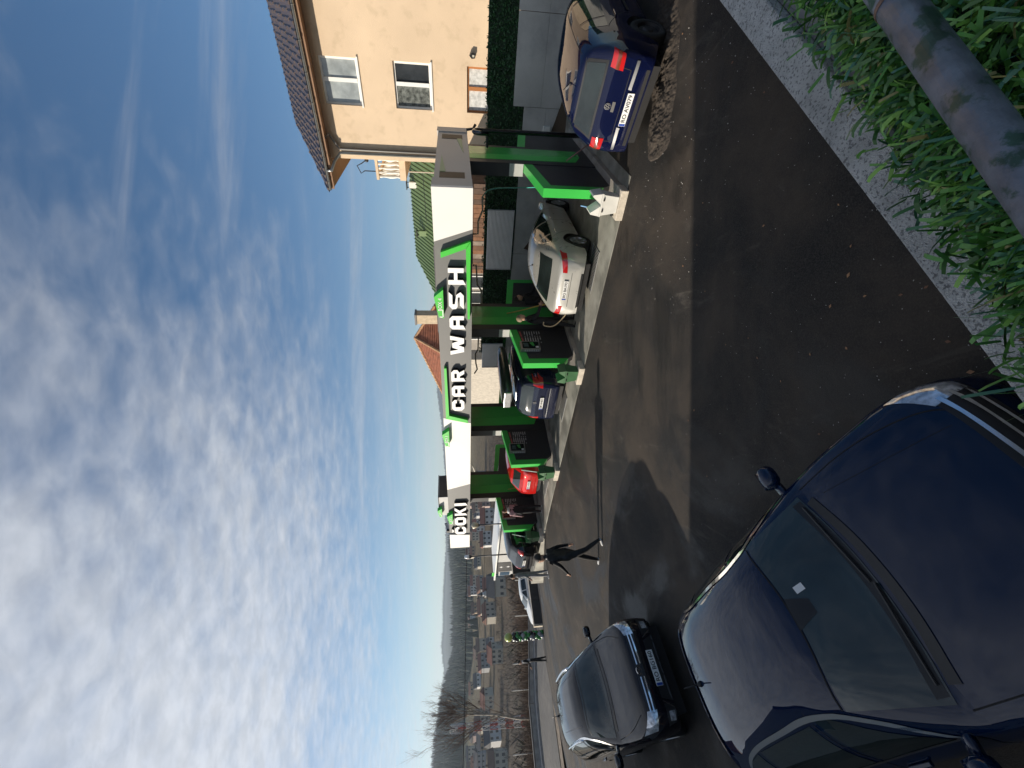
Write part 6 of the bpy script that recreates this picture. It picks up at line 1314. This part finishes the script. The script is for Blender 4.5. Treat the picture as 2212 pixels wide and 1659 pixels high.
person('person in black vest with white hood at the leftmost divider terminal', (q.x, q.y, .004), math.atan2(E_.y, E_.x) - .25, 1.70, ((.05, .02), (-.05, .02)), ((.25, .35, .15), (.35, .5, .2)), .06, dict(top=CB, legs=CB, sleeve=mat('sleeve_pink', (.48, .30, .32), .8), shoes=SHW, hood=mat('hood_white', (.62, .62, .63), .8), hair=mat('hair_brown', (.09, .035, .02), .7)), True)
q = FP(4.12, 1.55)
person('person in black holding the yellow hose beside the silver car', (q.x, q.y, .004), math.atan2(-E_.y, -E_.x) + .35, 1.74, ((.12, .1), (-.12, .05)), ((.35, .8, .1), (.75, .6, .1)), .10, dict(top=CB, legs=CB, hair=mat('hair_fair', (.20, .15, .09), .7)))
q = FP(4.20, 2.75)
person('second person in black with a pale cap badge behind the silver car', (q.x, q.y, .004), math.atan2(-E_.y, -E_.x) - .1, 1.66, ((.1, .1), (-.1, .05)), ((.5, .9, .1), (.2, .6, .1)), .15, dict(top=CB, legs=CB))
# ---------------------------------------------------------------- the terrace we stand on: kerb, hedge, rail
KZ = 1.85; A = Vector((2.23, 2.32, KZ)); u = Vector((-.8675, -.4975, 0)); v = Vector((.4975, -.8675, 0))       # u along the kerb to the left, v inwards
kbm = mat('kerb_rough', (.50, .495, .475), .92, var=.22, vscale=9, bump=1.0, bscale=160, obj='world', col2=(.20, .20, .195), c2scale=75, c2lo=.52, c2hi=.62)
def kp(a, b, z): return A + u * a + v * b + Vector((0, 0, z - KZ))
def kbox(a0, a1, b0, b1, z0, z1): return MB().hexa([kp(a0, b0, z0), kp(a1, b0, z0), kp(a1, b1, z0), kp(a0, b1, z0), kp(a0, b0, z1), kp(a1, b0, z1), kp(a1, b1, z1), kp(a0, b1, z1)])
tag(kbox(-5, 6, 0, .16, KZ - .22, KZ).build('terrace_kerb', kbm, bevel=.008), kind='structure')
tag(kbox(-5, 6, .165, 3.2, KZ - .25, KZ - .06).build('terrace_floor', mat('terrace_tile', (.20, .19, .18), .8, var=.2, vscale=3, obj='world')), kind='structure')
t_ = thing('terrace_wall', 'rough concrete wall carrying the terrace at the lower right', 'wall', kp(0, .2, -.5)); kbox(-5, 6, .03, .30, -1.2, KZ - .222).build('wall', kbm, t_); kbox(-5, 6, .02, .028, -.6, -.2).build('footing', kbm, t_)
# round steel rail
RZ_ = 2.62; r0 = at_z(1967, 48, RZ_); r1 = at_z(2192, 357, RZ_); ru = (r1 - r0).normalized()
railm = mat('rail_steel', (.16, .17, .20), .48, .45, var=.25, vscale=25, bump=.25, bscale=60, obj='world', col2=(.035, .075, .055), c2scale=14, c2lo=.52, c2hi=.60, rvar=.15)
t_ = thing('steel_rail', 'round grey steel handrail with flaking green paint across the corner', 'rail', r0 + ru * .2 - Vector((0, 0, 1.2)))
MB().tube([r0 - ru * .055, r0 + ru * 2.4], .0305, 24).build('tube', railm, t_, smooth=True); MB().tube([r0 - ru * 3.0, r0 - ru * .062], .0305, 24).build('tube', railm, t_, smooth=True); MB().tube([r0 - ru * .0625, r0 - ru * .0545], .0315, 24).build('weld', mat('weld_rust', (.16, .09, .06), .7, var=.4, vscale=60, obj='world'), t_)
for k in (-1.6, 1.6): MB().tube([r0 + ru * k - Vector((0, 0, .03)), r0 + ru * k - Vector((0, 0, .95))], .02, 10).build('post', railm, t_, smooth=True)
q = r0 + ru * .46; MB().sphere(q + Vector((-.006, .012, .0285)), .0035, 8, 5).build('bolt_hole', BLK(), t_)
# artificial hedge roll: a leafy bank from the kerb side to under the rail
def blades():
    outer = [at_z(x, y, 2.20) for x, y in ((1600, -120), (1715, 30), (1800, 150), (1880, 290), (1985, 440), (2085, 600), (2180, 750), (2300, 930))]
    r_ = random.Random(12); cols = ['blade_dark', 'blade_mid', 'blade_light', 'blade_blue', 'blade_dry']
    ms = [mat('blade_dark', (.035, .115, .022), .4, 0, .5), mat('blade_mid', (.075, .215, .035), .4), mat('blade_light', (.16, .34, .05), .4), mat('blade_blue', (.05, .15, .085), .35), mat('blade_dry', (.22, .20, .07), .6)]
    mb = MB(); seg = len(outer) - 1
    inw = Vector((ru.y, -ru.x, 0)); inw = inw if inw.y < 0 else -inw
    for k in range(24000):
        f = r_.random() * seg; i = min(seg - 1, int(f)); e = outer[i].lerp(outer[i + 1], f - i); dep = r_.random() ** 1.35 * 1.2 - .05
        if dep < .03 and r_.random() < .5: continue
        base = e + inw * (dep + .02); base.z = 2.13 + .10 * r_.random() - .20 * max(0, .10 - dep) / .10 * r_.random()
        if r_.random() < .35: base.z -= .06
        l = r_.uniform(.04, .085); w = r_.uniform(.0030, .0060); az = r_.uniform(0, 6.283); elv = r_.uniform(-.35, 1.25)
        d = Vector((math.cos(az) * math.cos(elv), math.sin(az) * math.cos(elv), math.sin(elv))); 
        if dep < .15: d = (d - inw * .7).normalized()
        sd = d.cross(Vector((r_.uniform(-1, 1), r_.uniform(-1, 1), r_.uniform(-1, 1)))).normalized() * w; bend = Vector((0, 0, -1)) * l * r_.uniform(.0, .45)
        p0, p1, p2, p3 = base, base + d * l * .4, base + d * l * .75 + bend * .35, base + d * l + bend
        mb.cur = r_.choices((0, 1, 2, 3, 4), (38, 32, 12, 15, 3))[0]
        mb.add([p0 - sd * .8, p0 + sd * .8, p1 + sd, p1 - sd, p2 + sd, p2 - sd, p3 + sd * .85, p3 - sd * .85], [(0, 1, 2, 3), (3, 2, 4, 5), (5, 4, 6, 7)])
    o = mb.build('artificial_hedge', ms); tag(o, 'artificial green hedge of plastic blades along the terrace rail', 'hedge', kind='stuff')
    # dark woven backing below the blades
    bk = MB(); vs = []
    for i, e in enumerate(outer): vs += [Vector((e.x, e.y, 2.06)) + inw * .10, Vector((e.x, e.y, 2.09)) + inw * 1.25, Vector((e.x, e.y, 2.0)) + inw * .095, Vector((e.x, e.y, 2.0)) + inw * 1.25]
    bk.add(vs, [f for i in range(seg) for f in ((4 * i, 4 * i + 1, 4 * i + 5, 4 * i + 4), (4 * i + 2, 4 * i + 6, 4 * i + 7, 4 * i + 3), (4 * i, 4 * i + 4, 4 * i + 6, 4 * i + 2), (4 * i + 1, 4 * i + 3, 4 * i + 7, 4 * i + 5))])
    t = thing('hedge_backing', 'dark mesh tray under the artificial hedge blades', 'backing', outer[3]); bk.build('mesh', mat('backing_dark', (.012, .022, .012), .9, var=.4, vscale=60, obj='world'), t)
    for i in (1, 5): e = outer[i] + inw * .42; MB().tube([(e.x, e.y, 2.0), (e.x, e.y, KZ - .06)], .015, 6).build('leg', BLK(), t)
blades()
# fallen leaves and grit on the tarmac
lf = [mat('leaf_tan', (.30, .16, .08), .8), mat('leaf_brown', (.16, .08, .045), .8), mat('grit_pale', (.42, .40, .37), .9)]
def litter():
    r_ = random.Random(6); mb = MB()
    for k in range(330):
        x, y = r_.uniform(1480, 2100), r_.uniform(60, 1150); p = at_z(x, y, -.2); p = Vector((p.x, p.y, lot_z(p.x, p.y) + .006))
        if r_.random() < .12: mb.cur = r_.randrange(2); s_ = r_.uniform(.012, .028)
        else: mb.cur = 2; s_ = r_.uniform(.003, .008)
        a = r_.uniform(0, 6); c, s = math.cos(a) * s_, math.sin(a) * s_; mb.add([p + Vector((c, s, .002)), p + Vector((-s * .6, c * .6, .006)), p + Vector((-c, -s, .002)), p + Vector((s * .6, -c * .6, .004))], [(0, 1, 2, 3)])
    for k in range(190):
        s, d = r_.uniform(-3.5, 1.0), r_.uniform(-3.2, -.3); p = FP(s, d); p.z = lot_z(p.x, p.y) + .006; mb.cur = 2; s_ = r_.uniform(.004, .011); a = r_.uniform(0, 6); c, q = math.cos(a) * s_, math.sin(a) * s_
        mb.add([p + Vector((c, q, 0)), p + Vector((-q, c, .008)), p + Vector((-c, -q, 0)), p + Vector((q, -c, .004))], [(0, 1, 2, 3)])
    tag(mb.build('litter', lf), 'fallen leaves and pale grit scattered on the tarmac', 'litter', kind='stuff')
litter()

# wet dirt swept up behind the blue hatchback
def dirt():
    r_ = random.Random(31); dm = mat('swept_dirt', (.050, .039, .030), .95, var=.5, vscale=22, bump=.8, bscale=70, obj='world'); nu, nv = 230, 34; vs = []
    A_ = at_z(1418, 350, 0); B_ = at_z(1447, -60, 0); u_ = (B_ - A_); w_ = Vector((u_.y, -u_.x, 0)).normalized(); w_ = w_ if w_.y < 0 else -w_
    for i in range(nu):
        for j in range(nv):
            a, b = i / (nu - 1), j / (nv - 1); off = (b - .5) * .95 + .16 * (vnoise(a * 9, 3) - .5); p = A_ + u_ * a + w_ * off; env = max(0, 1 - abs((b - .5) * 2) ** 1.6) * min(1, a * 8)
            q = .5 * vnoise(p.x * 7, p.y * 7) + .3 * vnoise(p.x * 19, p.y * 19) + .35 * vnoise(p.x * 47, p.y * 47); h = max(-.05, env * (.85 * q - .20) * .16 - (.05 * max(0, 1 - env / .22)))
            vs.append((p.x, p.y, lot_z(p.x, p.y) + h - .003))
    me = bpy.data.meshes.new('dirt_ridge'); me.from_pydata(vs, [], [(i * nv + j, i * nv + j + 1, (i + 1) * nv + j + 1, (i + 1) * nv + j) for i in range(nu - 1) for j in range(nv - 1)]); me.update()
    tag(obj('dirt_ridge', me, dm, smooth=True), 'ridge of swept dirt on the tarmac behind the blue hatchback', 'dirt', kind='stuff')
dirt()
print('objects', len(bpy.data.objects))
